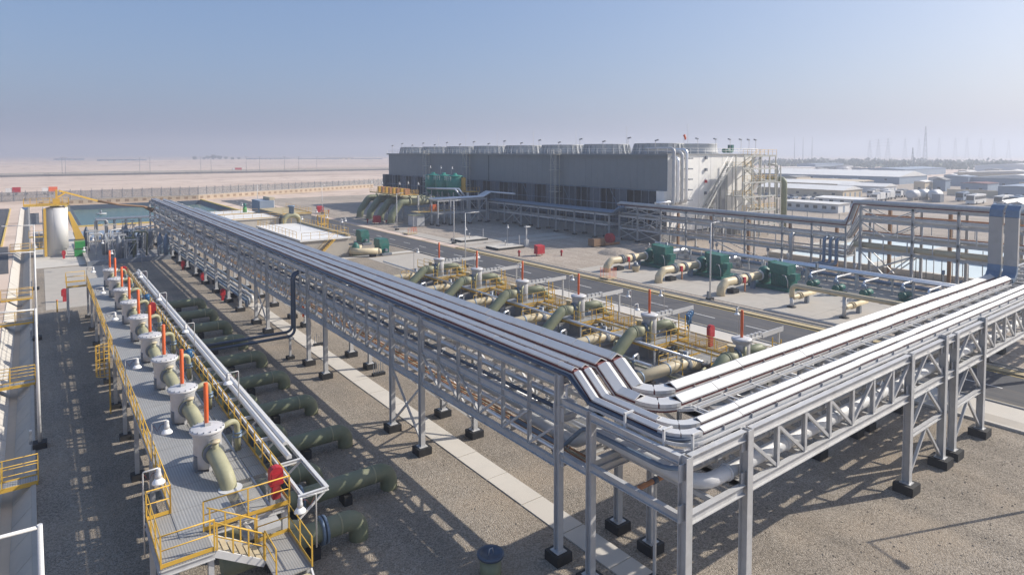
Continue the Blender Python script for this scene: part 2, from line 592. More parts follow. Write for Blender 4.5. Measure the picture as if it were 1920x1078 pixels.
# ------------------------------------------------------------------ ground and roads
def cx(y): return -0.35 - 0.0098 * y           # right lip of the drainage channel
FAR = 12000
d = MB()
Z0 = -0.04
W = 2.15                                         # channel width
def q4(x0, x1, y0, y1, z=Z0):
    f = lambda x, y: x(y) if callable(x) else x
    return [(f(x0, y0), y0, z), (f(x1, y0), y0, z), (f(x1, y1), y1, z), (f(x0, y1), y1, z)]
cl = lambda y: cx(y) - W
for a in ((-FAR, FAR, -FAR, 12), (-FAR, cl, 12, 179), (cx, FAR, 12, 179), (-FAR, cl, 179, 255), (cx, 7, 179, 255), (47.4, FAR, 179, 255), (-FAR, FAR, 255, FAR)):
    d.poly(q4(*a))
G('desert_ground', d, 'sand')
G('gravel_yard', MB().poly([(cx(-60), -60, 0), (52.6, -60, 0), (52.6, 168, 0), (cx(168) + 8.5, 168, 0), (cx(150), 150, 0), (cx(12), 12, 0)]), 'gravel')
G('far_gravel_yard', MB().poly([(62.9, -60, 0), (150, -60, 0), (150, 246, 0), (62.9, 246, 0)]), 'gravel_far')
road = G('road', MB().poly([(53.1, -60, 0.004), (60.7, -60, 0.004), (60.7, 248, 0.004), (53.1, 248, 0.004)]), 'asphalt')
y = -10.0
k = 0
dm = MB().box(-0.07, 0, 0, 0.07, 2.6, 0.006).mesh('lane_dash', 'paint')
while y < 246:
    I('lane_dash', dm, (56.6, y, 0.006), road)
    y += 6.2
for x in (53.42, 60.4):
    P('edge_line', MB().box(x - 0.06, -60, 0.006, x + 0.06, 246, 0.011), 'kerb_yellow', road)
def kerbrun(name, x0, x1, h, m, y0=-60, y1=246):
    G(name, MB().box(x0, y0, -0.1, x1, y1, h), m)
kerbrun('near_kerb', 52.82, 53.08, 0.13, 'concrete_dark')
kerbrun('far_kerb', 60.72, 61.05, 0.13, 'kerb_tan', -60, 98)
G('far_verge', MB().box(61.06, -60, -0.1, 61.75, 98, 0.10), 'kerb_tan')
dr = MB()
dr.box(61.78, -60, -0.1, 61.92, 96, 0.16)
dr.box(62.62, -60, -0.1, 62.78, 96, 0.16)
dr.box(61.93, -60, -0.12, 62.61, 96, 0.02)
G('road_drain', dr, 'concrete')
G('near_verge', MB().box(50.2, -60, -0.1, 52.8, 60, 0.05), 'concrete_pale')
G('near_pavement', MB().box(48.6, -60, -0.1, 50.05, 24, 0.10), 'concrete')
kerbrun('pavement_kerb', 48.35, 48.58, 0.16, 'concrete_pale', -60, 24)
# concrete walkway of cast slabs
wk = G('walkway', MB().box(18.62, 5, -0.1, 19.98, 130, 0.010), 'concrete')
sl = {}
y = 6.0
while y < 128:
    l = 2.95
    if l not in sl: sl[l] = MB().box(0, 0, 0, 1.32, l, 0.03).mesh('slab', 'concrete_pale')
    I('slab', sl[l], (18.64 + random.uniform(-.008, .008), y, 0.012 + random.uniform(0, .006)), wk)
    y += 3.0
ap = G('pump_apron', MB().box(63.9, 28, -.1, 88, 69, .012), 'concrete_dark')
me_ = MB().box(0, 0, 0, 5.99, 5.82, .02).mesh('slab', 'concrete')
for i in range(4):
    for j in range(7): I('slab', me_, (63.92 + 6.02 * i, 28.02 + 5.85 * j, .013 + random.uniform(0, .006)), ap)
for i, (x0, y0, x1, y1) in enumerate(( (63.0, 96, 88, 99), (66, 100, 90, 104), (62.9, 100, 66, 128), (43, 84, 52.4, 97))):
    G('concrete_apron', MB().box(x0, y0, -0.1, x1, y1, 0.02 + 0.004 * i), 'concrete')
G('concrete_apron', MB().box(34, 98.5, -0.1, 52.5, 100.1, 0.04), 'concrete_pale')
G('concrete_apron', MB().box(0.2, 86, -0.1, 9, 117, 0.02), 'concrete')
G('concrete_apron', MB().box(-1.0, 118, -0.1, 5.5, 172, 0.03), 'concrete_pale')
# side road at the left
G('side_road', MB().poly([(-40, 150, -0.02), (-6.1, 150, -0.02), (-7.9, 252, -0.02), (-40, 252, -0.02)]), 'asphalt')
G('side_road_junction', MB().poly([(-40, 116, -0.018), (-3.9, 116, -0.018), (-5.0, 149.5, -0.018), (-40, 149.5, -0.018)]), 'asphalt')
G('side_kerb', MB().hexa([(-6.1, 150, -.1), (-5.8, 150, -.1), (-7.3, 250, -.1), (-7.6, 250, -.1), (-6.1, 150, .15), (-5.8, 150, .15), (-7.3, 250, .15), (-7.6, 250, .15)]), 'kerb_yellow')
# drainage channel of sloping slabs
ch = G('drainage_channel', MB().poly([(cx(12) - 1.3, 12, -0.82), (cx(12) - 0.75, 12, -0.82), (cx(255) - 0.75, 255, -0.82), (cx(255) - 1.3, 255, -0.82)]), 'beige')
y = 12.0
while y < 250:
    l = 2.4 if y < 110 else 6.0
    a, b = y, min(255, y + l - 0.05)
    j = random.uniform(-.03, .03)
    # left slope
    P('slab', MB().hexa([(cx(a) - 1.3, a, -.86), (cx(b) - 1.3, b, -.86), (cx(b) - W - .06, b, -.10), (cx(a) - W - .06, a, -.10),
                         (cx(a) - 1.26, a, -.80), (cx(b) - 1.26, b, -.80), (cx(b) - W - .02 + j, b, .02), (cx(a) - W - .02 + j, a, .02)]), 'concrete_pale', ch)
    P('slab', MB().hexa([(cx(a) - .78, a, -.86), (cx(a) + .05, a, -.1), (cx(b) + .05, b, -.1), (cx(b) - .78, b, -.86),
                         (cx(a) - .80, a, -.80), (cx(a), a, .05), (cx(b), b, .05), (cx(b) - .80, b, -.80)]), 'concrete', ch)
    y += l
P('lip', MB().hexa([(cx(12) + .005, 12, -.1), (cx(12) + .2, 12, -.1), (cx(255) + .2, 255, -.1), (cx(255) + .005, 255, -.1),
                    (cx(12) + .005, 12, .06), (cx(12) + .2, 12, .06), (cx(255) + .2, 255, .06), (cx(255) + .005, 255, .06)]), 'concrete', ch)
for i, y in enumerate((41.3, 59.2, 80.8, 94.3, 141)):
    t = T('footbridge', 'yellow railed footbridge over the drainage channel, %s to the camera' % ORD[i], 'footbridge', (cx(y) - 1, y, 0), 'footbridges over the channel')
    x0, x1 = cx(y) - 2.7, cx(y) + 0.3
    P('deck', MB().box(x0, y - .45, .10, x1, y + .45, .16), 'grating', t)
    for s in (-.45, .45):
        P('edge_beam', MB().box(x0, y + s - .03, .0, x1, y + s + .03, .22), 'yellow', t)
        rail(t, [(x0, y + s, .2), (x1, y + s, .2)], toe=0)

# ------------------------------------------------------------------ left strainer platform
DZ = 3.65
X0, X1, Y0, Y1 = 3.68, 7.54, 24.6, 81.6
XM, XN = 6.16, 6.85
pl = T('service_platform', 'long raised grating platform with yellow rails and orange topped vessels', 'platform', (3.68, 24.6, 0))
pm = {}
def panel(x0, x1, y0, y1, m):
    k = (round(x1 - x0, 3), round(y1 - y0, 3), m)
    if k not in pm: pm[k] = MB().box(0, 0, -.04, k[0], k[1], 0).mesh('grating_panel', m)
    I('grating_panel', pm[k], (x0, y0, DZ + random.uniform(-.004, .004)), pl)
COLS = ((X0, 5.64), (5.68, 6.14), (6.22, 6.86), (6.94, X1))
y = Y0
while y < Y1 - .5:
    panel(X0, 5.64, y, y + 1.975, 'grating')
    for j in (0, 1):
        f_ = (y + j + .5 - 29.75) % 5.87
        for k_, (a, b) in enumerate(COLS[1:]):
            og = 'open_grating' if (1.0 < f_ < 3.3 if k_ == 0 else f_ < 3.9 and f_ > .6) else 'grating_across'
            panel(a, b, y + j, y + j + 0.955, og)
    y += 2.0
for x, d_ in ((X0 + .06, .26), (5.66, .12), (6.18, .12), (6.9, .12), (X1 - .04, .2)):
    P('floor_beam', MB().ibeam((x, Y0, DZ - .05 - d_ / 2), (x, Y1, DZ - .05 - d_ / 2), d_, .08), 'steel', pl)
y = Y0 + .1
while y < Y1:
    P('cross_beam', MB().ibeam((X0 + .1, y, DZ - .21), (X1 - .1, y, DZ - .21), .2, .14), 'steel', pl)
    y += 3.2
y = 26.6
while y < Y1:
    for x in (X0 + .1, X1 - .1):
        c = P('column', MB().ibeam((x, y, .3), (x, y, DZ - .33), .2, .2, (0, 1, 0)), 'steel', pl)
        P('plinth', MB().box(x - .3, y - .28, -.05, x + .3, y + .28, .32), 'black', c)
    y += 5.87
rail(pl, [(X0, 26.6, DZ), (X0, 48.4, DZ)])
rail(pl, [(X0, 50.4, DZ), (X0, 78, DZ)])
rail(pl, [(X1, Y0, DZ), (X1, Y1, DZ)])
rail(pl, [(4.45, Y0 - .02, DZ), (X1, Y0 - .02, DZ)])
# unseen plates and hangers added below the deck to shade the gravel
y = 25.2
while y < Y1 - 4:
    P('shade_plate', MB().box(6.0, y, 2.35, 7.45, y + 3.9, 2.5), 'steel', pl)
    P('shade_plate', MB().box(6.3, y + 4.3, 2.36, 7.4, y + 5.3, 2.5), 'steel', pl)
    for x in (6.1, 7.35): P('hanger', MB().box(x - .03, y + 1.8, 2.5, x + .03, y + 1.86, DZ - .3), 'steel', pl)
    y += 5.87
# front landing and stairs
P('landing', MB().box(2.88, 23.15, DZ - .06, 4.52, 26.6, DZ - .02), 'grating_across', pl)
for a in ((2.88, 23.15, 2.88, 26.6), (4.52, 23.15, 4.52, 24.55), (2.88, 23.15, 4.52, 23.15)):
    P('landing_beam', MB().ibeam((a[0], a[1], DZ - .18), (a[2], a[3], DZ - .18), .22, .12), 'steel', pl)
for x, y in ((3.02, 23.35), (4.43, 23.35), (3.02, 26.4)):
    c = P('column', MB().ibeam((x, y, .2), (x, y, DZ - .3), .18, .18, (0, 1, 0)), 'steel', pl)
    P('plinth', MB().box(x - .25, y - .25, -.05, x + .25, y + .25, .22), 'black', c)
rail(pl, [(X0, 26.6, DZ), (2.88, 26.6, DZ), (2.88, 23.15, DZ), (4.52, 23.15, DZ)])
LZ = 2.63
for s in (23.17, 24.32):
    P('stringer', MB().bar((4.54, s, DZ - .12), (6.2, s, LZ - .12), .06, .24), 'pipe_white', pl)
    mb = MB().tube([(4.52, s, DZ + .98), (6.25, s, LZ + .95)], .026, 6).tube([(4.52, s, DZ + .5), (6.25, s, LZ + .48)], .022, 6)
    gr = P('stair_rail', mb, 'yellow', pl)
    for f in (.05, .35, .65, .95):
        I('post', post_mesh(.98, 'yellow'), (4.52 + 1.73 * f, s, DZ + (LZ - DZ) * f), gr)
tm = MB().box(-.085, 0, -.02, .085, 1.06, .02).mesh('tread', 'cream')
for i in range(6):
    f = (i + .5) / 6
    I('tread', tm, (4.57 + 1.64 * f, 23.22, DZ - .1 + (LZ - DZ) * f), pl)
P('lower_landing', MB().box(6.2, 21.8, LZ - .05, 7.45, 24.4, LZ), 'grating_across', pl)
rail(pl, [(6.25, 24.4, LZ), (7.45, 24.4, LZ), (7.45, 21.8, LZ)])
rail(pl, [(6.2, 23.15, LZ), (6.2, 21.8, LZ)], toe=0)
for x, y in ((6.3, 22.0), (7.36, 22.0), (7.36, 24.2)):
    P('leg', MB().box(x - .06, y - .06, 0, x + .06, y + .06, LZ - .06), 'steel', pl)
for i in range(13):
    I('tread', tm, (7.35, 21.65 - .27 * i, LZ - .15 - .19 * i), pl, R_(90))
for x in (6.25, 7.4): P('stringer', MB().bar((x, 21.8, LZ - .1), (x, 18.1, 0), .06, .24), 'pipe_white', pl)
P('corner_post', MB().ibeam((7.38, 24.75, 0), (7.38, 24.75, 3.4), .2, .2, (0, 1, 0)), 'pipe_white', pl)
P('brace', MB().bar((5.85, 24.66, 3.45), (7.27, 24.45, 1.2), .1, .1), 'pipe_white', pl)
# caged ladder on the left side
lad = T('caged_ladder', 'caged yellow access ladder on the outer side of the left platform', 'ladder', (3.45, 49.4, 0))
for s in (-.25, .25):
    P('ladder_stile', MB().bar((3.42, 49.4 + s, 0), (3.42, 49.4 + s, DZ + 1.2), .06, .03), 'yellow', lad)
rm = MB().box(-.015, -.25, -.015, .015, .25, .015).mesh('rung', 'yellow')
for i in range(16): I('rung', rm, (3.42, 49.4, .25 + .28 * i), lad)
hoop = [(3.42 - .75 * math.sin(a), 49.4 - .42 * math.cos(a), 0) for a in [math.pi * i / 8 for i in range(9)]]
for z in (2.6, 3.1, 3.6, 4.1, 4.6):
    P('cage_hoop', MB().tube([(p[0], p[1], z) for p in hoop], .025, 5), 'yellow', lad)
for i in range(1, 8):
    P('cage_bar', MB().bar((hoop[i][0], hoop[i][1], 2.6), (hoop[i][0], hoop[i][1], 4.65), .035, .035), 'yellow', lad)
# far landing
fl = T('far_landing', 'small yellow railed landing at the far end of the left platform', 'platform', (1.95, 78.4, 0))
P('deck', MB().box(1.95, 78.2, DZ - .06, 3.64, 81.2, DZ), 'grating', fl)
rail(fl, [(3.64, 78.2, DZ), (1.95, 78.2, DZ), (1.95, 81.2, DZ), (3.64, 81.2, DZ)])
for x, y in ((2.05, 78.3), (2.05, 81.1)): P('leg', MB().box(x - .08, y - .08, 0, x + .08, y + .08, DZ - .07), 'steel', fl)

# vessels with orange posts
def strainer():
    t = T('strainer_vessel', 'white lidded vessel with orange post, nearest to the front stairs', 'vessel', (5.61, 29.75, DZ), 'orange topped vessels on the left platform')
    ox, oy = 5.61, 29.75
    b = P('body', MB().lathe(ox, oy, [(.63, DZ + .10), (.64, DZ + .5), (.64, DZ + 1.62), (.72, DZ + 1.70), (.72, DZ + 1.80)], 28), 'vessel', t)
    P('nameplate', MB().box(ox - .1, oy - .67, DZ + 1.35, ox + .1, oy - .638, DZ + 1.5), 'steel_dark', b)
    ld = P('lid', MB().lathe(ox, oy, [(.78, DZ + 1.805), (.80, DZ + 1.83), (.80, DZ + 1.93), (.72, DZ + 1.97), (.3, DZ + 2.0), (.001, DZ + 2.005)], 28), 'vessel', t)
    bm = MB().lathe(0, 0, [(.03, 0), (.03, .07)], 6).mesh('bolt', 'steel_dark')
    for i in range(16):
        a = 2 * math.pi * i / 16
        I('bolt', bm, (ox + .75 * math.cos(a), oy + .75 * math.sin(a), DZ + 1.94), ld)
    for i in range(3):
        a = R_(30 + 120 * i)
        P('leg', MB().bar((ox + .6 * math.cos(a), oy + .6 * math.sin(a), DZ), (ox + .6 * math.cos(a), oy + .6 * math.sin(a), DZ + .8), .14, .14), 'vessel', t)
    P('orange_post', MB().lathe(ox, oy + .12, [(.10, DZ + 2.0), (.10, DZ + 2.25), (.105, DZ + 2.26), (.105, DZ + 4.12), (.09, DZ + 4.14)], 14), 'orange', t)
    P('clevis', MB().box(ox - .10, oy - .05, DZ + 2.0, ox + .17, oy + .3, DZ + 2.14), 'steel', t)
    el = fil([(ox + .1, oy - .5, DZ + .92), (ox + .14, oy - 1.5, DZ + .92), (ox + .3, oy - 2.65, DZ + .4), (ox + .38, oy - 3.0, DZ - .6)], .8, 6)
    ip = P('inlet_pipe', MB().tube(el, .37, 20), 'olive_light', t)
    P('flange', MB().tube([(ox + .11, oy - .80, DZ + .92), (ox + .11, oy - .92, DZ + .92)], .49, 20), 'steel_dark', ip)
    P('flange', MB().tube([(ox + .1, oy - .66, DZ + .92), (ox + .1, oy - .77, DZ + .92)], .49, 20), 'olive', ip)
    P('collar', MB().lathe(ox + .37, oy - 2.96, [(.52, DZ + .004), (.52, DZ + .03)], 20), 'pipe_white', ip)
    P('nozzle', MB().lathe(ox + .13, oy - 1.15, [(.20, DZ + 1.1), (.15, DZ + 1.3), (.15, DZ + 1.58)], 12), 'olive_light', ip)
    P('nozzle_cap', MB().lathe(ox + .13, oy - 1.15, [(.23, DZ + 1.585), (.23, DZ + 1.65), (.0, DZ + 1.66)], 12), 'cream', ip)
    vp = fil([(ox + .6, oy + .35, DZ + 1.55), (ox + 1.55, oy + .75, DZ + 1.75), (ox + 1.62, oy + .9, DZ - .1)], .4, 5)
    v = P('vent_pipe', MB().tube(vp, .15, 12), 'olive_light', t)
    P('vent_valve', MB().lathe(ox + 1.61, oy + .88, [(.24, DZ + .72), (.24, DZ + .80), (.18, DZ + .80), (.18, DZ + .92), (.24, DZ + .92), (.24, DZ + 1.0)], 12), 'bluegrey', v)
    P('support_block', MB().box(ox - .65, oy - .35, DZ, ox - .42, oy + .0, DZ + .75), 'steel_dark', t)
    t.scale = (.887, .887, .887)
    return t
VY = [29.75 + 5.87 * i for i in range(9)]
st0 = strainer()
for i, y in enumerate(VY[1:]):
    clone(st0, (5.61, y, DZ), 'white lidded vessel with orange post, %s to the front stairs' % ORD[i + 1], random.uniform(-.07, .07))

# green pipes at the platform's right side
def gpipe(y, xe, label, blue=True, x0=5.4):
    t = T('green_pipe', label, 'pipe', (x0, y, 0), 'green pipes beside the left platform')
    p = fil([(x0, y, .95), (xe, y, .95), (xe, y, -.3)], .75, 6)
    P('pipe', MB().tube(p, .44, 18), 'olive', t)
    P('elbow_band', MB().tube([(xe - .95, y, .95), (xe - .87, y, .95)], .452, 18), 'olive_light', t)
    f = P('flange', MB().tube([(9.35, y, .95), (9.46, y, .95)], .60, 20), 'bluegrey', t)
    P('flange', MB().tube([(9.52, y, .95), (9.63, y, .95)], .60, 20), 'bluegrey', t)
    P('saddle', MB().box(8.9, y - .45, -.05, 9.25, y + .45, .5), 'black', t)
    if xe > 13: P('saddle', MB().box(11.6, y - .4, -.05, 12.0, y + .4, .48), 'black', t)
gpipe(26.4, 11.15, 'short green pipe with an elbow, frontmost of the row beside the platform stairs')
for i in range(9):
    y = 29.5 + 5.83 * i
    gpipe(y, 14.15, 'long green pipe bending into the gravel, %s to the camera of the long ones' % ORD[i])
for i in range(4):
    gpipe(31.9 + 5.9 * i, 11.1, 'short green pipe stub with an elbow between long pipes, %s to the camera' % ORD[i])
t = T('green_standpipe', 'open green standpipe with a blue flange standing in the front gravel', 'pipe', (14.4, 20.6, 0))
P('pipe', MB().lathe(14.4, 20.6, [(.44, -.1), (.44, .92)], 24), 'olive', t)
P('flange', MB().lathe(14.4, 20.6, [(.56, .93), (.56, 1.04), (.42, 1.05), (.42, .96), (.01, .96)], 24), 'navy', t)
P('handle', MB().tube([(14.3, 20.6, .96), (14.35, 20.6, 1.2), (14.5, 20.6, 1.2), (14.55, 20.6, .96)], .02, 6), 'steel', t)
# olive pipe under the stairs and its valve
t = T('under_stair_pipe', 'pale olive pipe stub lying below the platform stairs', 'pipe', (6.4, 28.5, 0))
P('pipe', MB().tube(fil([(5.6, 29.2, 1.0), (6.3, 28.6, 1.0), (8.7, 26.9, 1.0)], .6), .40, 18), 'olive_light', t)
P('saddle', MB().box(7.0, 27.6, -.05, 7.9, 28.3, .58), 'black', t)

# tray gantry along the right side of the platform
tg = T('tray_gantry', 'light grey cable gantry running along the right rail of the left platform', 'gantry', (7.6, 23.7, 0))
GZ = 4.23
P('outer_beam', MB().ibeam((8.74, 23.7, GZ), (8.66, 81.6, GZ), .16, .14), 'pipe_white', tg)
P('inner_beam', MB().ibeam((7.76, 23.7, GZ), (7.76, 81.6, GZ), .16, .10), 'pipe_white', tg)
y = 23.72
i = 0
while y < 81.6:
    P('bracket', MB().ibeam((7.6, y, GZ), (8.78, y, GZ), .15, .10), 'pipe_white', tg)
    P('strut', MB().bar((8.66, y, GZ - .06), (7.6, y, 3.35), .07, .07), 'pipe_white', tg)
    y += 2.93
for j, (x, w) in enumerate(((8.24, .22), (8.50, .20))):
    y = 26.8 + 1.4 * j
    t = T('cable_tray', 'covered aluminium cable tray on the platform gantry, %s run' % ('inner' if j == 0 else 'outer'), 'cable tray', (x, y, GZ))
    n_ = int((81.2 - y) / 2.9)
    me = MB().ext([(0, 0, 0), (0, 2.88, 0)], [(-w / 2, 0), (w / 2, 0), (w / 2, .13), (0, .13 + .05), (-w / 2, .13)]).mesh('cover_panel', 'tray')
    for k in range(n_): I('cover_panel', me, (x, y + 2.9 * k, GZ + .10), t)

# hooked flood lights
def bell(name, x, y, z0, h, dx, dy, label, group=None):
    t = T(name, label, 'flood light', (x, y, z0), group)
    P('post', MB().tube(fil([(x, y, z0), (x, y, z0 + h), (x + dx, y + dy, z0 + h + .06)], .06, 3), .028, 6), 'steel', t)
    hx, hy, hz = x + dx, y + dy, z0 + h
    hd = P('lamp_body', MB().lathe(hx, hy, [(.05, hz + .06), (.09, hz), (.09, hz - .16), (.11, hz - .18), (.11, hz - .34)], 12), 'steel', t)
    P('lamp_shade', MB().lathe(hx, hy, [(.11, hz - .32), (.22, hz - .46), (.23, hz - .51), (.01, hz - .49)], 14), 'glass_lamp', hd)
    P('cable', MB().tube([(x + dx * .1, y + dy * .1, hz - .1), (x + dx * .35, y + dy * .35, hz - .38), (x + dx * .6, y + dy * .6, hz - .12), (hx, hy, hz - .05)], .012, 5), 'maroon', t)
GL = 'hooked flood lights on the left platform'
bell('flood_light', 2.75, 26.2, 2.5, 3.2, .49, -.1, 'white bell flood light at the corner of the front landing', GL)
for i, y in enumerate((30.5, 40.8, 53.6, 64.3, 76.3)):
    bell('flood_light', 3.58, y, 2.85, 2.97, .55, -.18, 'white bell flood light over the left rail of the platform, %s to the camera' % ORD[i], GL)
for i, y in enumerate((34.95, 46.8, 58.4, 70.1)):
    bell('flood_light', 8.16, y, 3.4, 2.48, -.58, -.22, 'white bell flood light over the gantry beside the platform, %s to the camera' % ORD[i], GL)
bell('flood_light', 8.25, 23.6, 2.1, 2.13, -.62, 0, 'white bell flood light hanging under the front end of the gantry', GL)
# red hose cabinets
def cabinet(x, y, z, label, s=1.0):
    t = T('hose_cabinet', label, 'hose cabinet', (x, y, z), 'red hose cabinets')
    w = .34 * s
    prof = [(-w, .75 * s), (w, .75 * s), (w, 1.45 * s)] + [(w * math.cos(a), 1.45 * s + .25 * s * math.sin(a)) for a in (R_(30), R_(60), R_(90), R_(120), R_(150))] + [(-w, 1.45 * s)]
    b = P('cabinet_body', MB().ext([(x, y - .16, z), (x, y + .16, z)], prof), 'red', t)
    P('door', MB().box(x - w * .75, y - .175, z + .85 * s, x + w * .75, y - .163, z + 1.4 * s), 'red', b)
    P('pedestal', MB().box(x - .2 * s, y - .13, z, x + .2 * s, y + .13, z + .76 * s), 'red', t)
cabinet(7.23, 25.3, DZ, 'red hose cabinet at the front corner of the left platform', .76)
cabinet(7.27, 59.7, DZ, 'red hose cabinet on the left platform beside its middle vessels', .76)
cabinet(7.2, 80.7, DZ, 'red hose cabinet at the far end of the left platform', .76)
cabinet(2.0, 90.0, 0, 'red hose cabinet standing on the concrete left of the platform', .9)
# wheel valves
def wheel(name, x, y, z, label, r=.3, m='blue'):
    t = T(name, label, 'valve', (x, y, z))
    P('stem', MB().lathe(x, y, [(.07, z), (.07, z + .9)], 8), m, t)
    P('hand_wheel', MB().tube([(x + r * math.cos(a), y, z + 1.0 + r * math.sin(a)) for a in [2 * math.pi * i / 12 for i in range(13)]], .04, 6, cap=False), m, t)
    P('gear_box', MB().lathe(x, y, [(.17, z + .8), (.2, z + .9), (.2, z + 1.15), (.1, z + 1.25)], 10), m, t)
wheel('wheel_valve', 7.32, 43.9, DZ, 'blue wheel valve at the right rail of the left platform, nearer one')
wheel('wheel_valve', 7.36, 63.4, DZ, 'blue wheel valve at the right rail of the left platform, farther one')
t = T('yellow_bollard', 'thin yellow post standing beside the red cabinet on the concrete', 'post', (1.2, 84.5, 0))
P('post', MB().lathe(1.2, 84.5, [(.07, 0), (.07, 1.2), (.05, 1.25)], 8), 'yellow', t)
P('cap', MB().lathe(1.2, 84.5, [(.10, 1.25), (.10, 1.33)], 8), 'orange', t)

# street lamps
def lamp(x, y, label, ax=-1, ay=0, h=8.3, arm=2.6, base=True):
    t = T('street_lamp', label, 'street lamp', (x, y, 0), 'tall lamp posts')
    P('pole', MB().tube([(x, y, .35), (x, y, h * .5), (x, y, h)], [.10, .085, .06], 10), 'pipe_white', t)
    P('arm', MB().tube([(x, y, h - .06), (x + ax * arm, y + ay * arm, h + .02)], .045, 8), 'pipe_white', t)
    hx, hy = x + ax * arm, y + ay * arm
    P('lamp_head', MB().bar((hx, hy, h + .0), (hx + ax * .6, hy + ay * .6, h + .04), .24, .1), 'steel', t)
    P('plinth', MB().box(x - .35, y - .35, -.05, x + .35, y + .35, .35), 'black', t)
    P('junction_box', MB().box(x - .5, y - .18, .35, x - .36, y + .1, 1.15), 'steel_dark', t)
for i, y in enumerate((19, 46, 73, 100)):
    lamp(-.1 - .006 * y, y, 'white lamp post beside the drainage channel, %s to the camera' % ORD[i])
lamp(40.6, 7.75, 'lamp post outside the right edge whose shadow falls on the gravel', -.25, -1, 8.3, 1.3)
lamp(61.4 + 1.6, 44.8, 'lamp post on the far side of the road by the green pumps', 1, 0, 9.2, 1.0)
lamp(63.4, 102.8, 'lamp post on the far roadside beside the nearest flat concrete pad', 1, 0, 8.3, 1.0)
lamp(64.2, 128.5, 'lamp post on the far roadside in front of the thick olive pipes', 1, 0, 8.3, 1.0)
lamp(51.6, 80.4, 'lamp post on the near roadside with its arm over the road', 1, 0, 8.3, 1.9)
lamp(64.5, 176, 'lamp post by the far red cabinets left of the cooling tower', 1, 0, 8.3, 1.0)
lamp(50.5, 190, 'lamp post beside the far pond wall, thin against the beige wall', 1, 0, 8.3, 1.0)
# ------------------------------------------------------------------ pipe racks
def column(par, x, y, h, m='steel', d=.30, pl=.42, ph=.42, up=(0, 1, 0)):
    c = P('column', MB().ibeam((x, y, ph), (x, y, h), d, d * .95, up, .03), m, par)
    P('base_plate', MB().box(x - .26, y - .26, ph, x + .26, y + .26, ph + .03), m, c)
    P('plinth', MB().box(x - pl, y - pl, -.1, x + pl, y + pl, ph), 'black', c)
    return c
RA = T('pipe_rack', 'long steel truss pipe rack running from the near corner into the distance', 'pipe rack', (17.35, 19.75, 0))
XA, XB = 17.35, 21.0
TZ, MZ, LZ_ = 7.75, 6.1, 4.2
AY = [17.8, 19.75, 31.75, 35.55, 47.05, 50.85, 62.4, 66.5, 72.9, 78.2] + [84.6 + 6.4 * i for i in range(10)]
for y in AY:
    for x in (XA, XB):
        h = 7.1 if y < 18 else 8.02
        column(RA, x, y, h)
    zs = (6.95, 4.6) if y < 18 else (TZ, MZ, LZ_)
    for z in zs:
        P('cross_beam', MB().ibeam((XA + .02, y, z), (XB - .02, y, z), .28, .18), 'steel', RA)
for a, b in zip(AY[1:], AY[2:]):
    for x in (XA, XB):
        for z in (TZ, MZ, LZ_):
            P('beam', MB().ibeam((x, a + .17, z), (x, b - .17, z), .34, .20), 'steel', RA)
    n = max(1, round((b - a) / 1.95))
    for x in (XA, XB):
        for i in range(n):
            ya = a + (b - a) * i / n; yb = a + (b - a) * (i + 1) / n
            if i > 0 and a < 72: P('truss_post', MB().ibeam((x, ya, LZ_ + .17), (x, ya, TZ - .17), .15, .15, (0, 1, 0), .02), 'steel', RA)
            if n > 2 and a < 110 and (x == XA or a < 70):
                f = i < n / 2
                p, q = ((ya, MZ - .2), (yb, LZ_ + .2)) if f else ((yb, MZ - .2), (ya, LZ_ + .2))
                P('diagonal', MB().bar((x, p[0], p[1]), (x, q[0], q[1]), .10, .12, (1, 0, 0)), 'steel', RA)
    for i in range(1, n if a < 72 else 2):
        ya = a + (b - a) * i / n
        for z in (TZ, MZ, LZ_):
            if z == TZ and a > 80: continue
            P('cross_beam', MB().bar((XA + .1, ya, z - .02), (XB - .1, ya, z - .02), .14, .16), 'steel', RA)
    if b - a > 5:
        for z in (LZ_, MZ):
            ym = (a + b) / 2
            P('plan_brace', MB().bar((XA + .1, a + .2, z - .14), (XB - .1, ym, z - .14), .09, .07), 'steel', RA)
            P('plan_brace', MB().bar((XB - .1, ym, z - .14), (XA + .1, b - .2, z - .14), .09, .07), 'steel', RA)
for a, b in ((31.75, 35.55), (62.4, 66.5)):            # braced towers
    for x in (XA, XB):
        P('tower_brace', MB().bar((x, a, .6), (x, b, LZ_ - .2), .12, .10, (1, 0, 0)), 'steel', RA)
        P('tower_brace', MB().bar((x + .07, b, .6), (x + .07, a, LZ_ - .2), .12, .10, (1, 0, 0)), 'steel', RA)
    for y in (a, b):
        P('tower_brace', MB().bar((XA, y + .06, LZ_ - .2), (XB, y + .06, 1.0), .10, .10, (0, 1, 0)), 'steel', RA)
# link to rack B
for x in (XA, XB):
    P('beam', MB().ibeam((x, 17.97, 6.95), (x, 19.58, 6.95), .3, .2), 'steel', RA)
    P('beam', MB().ibeam((x, 17.97, 4.6), (x, 19.58, 4.6), .3, .2), 'steel', RA)
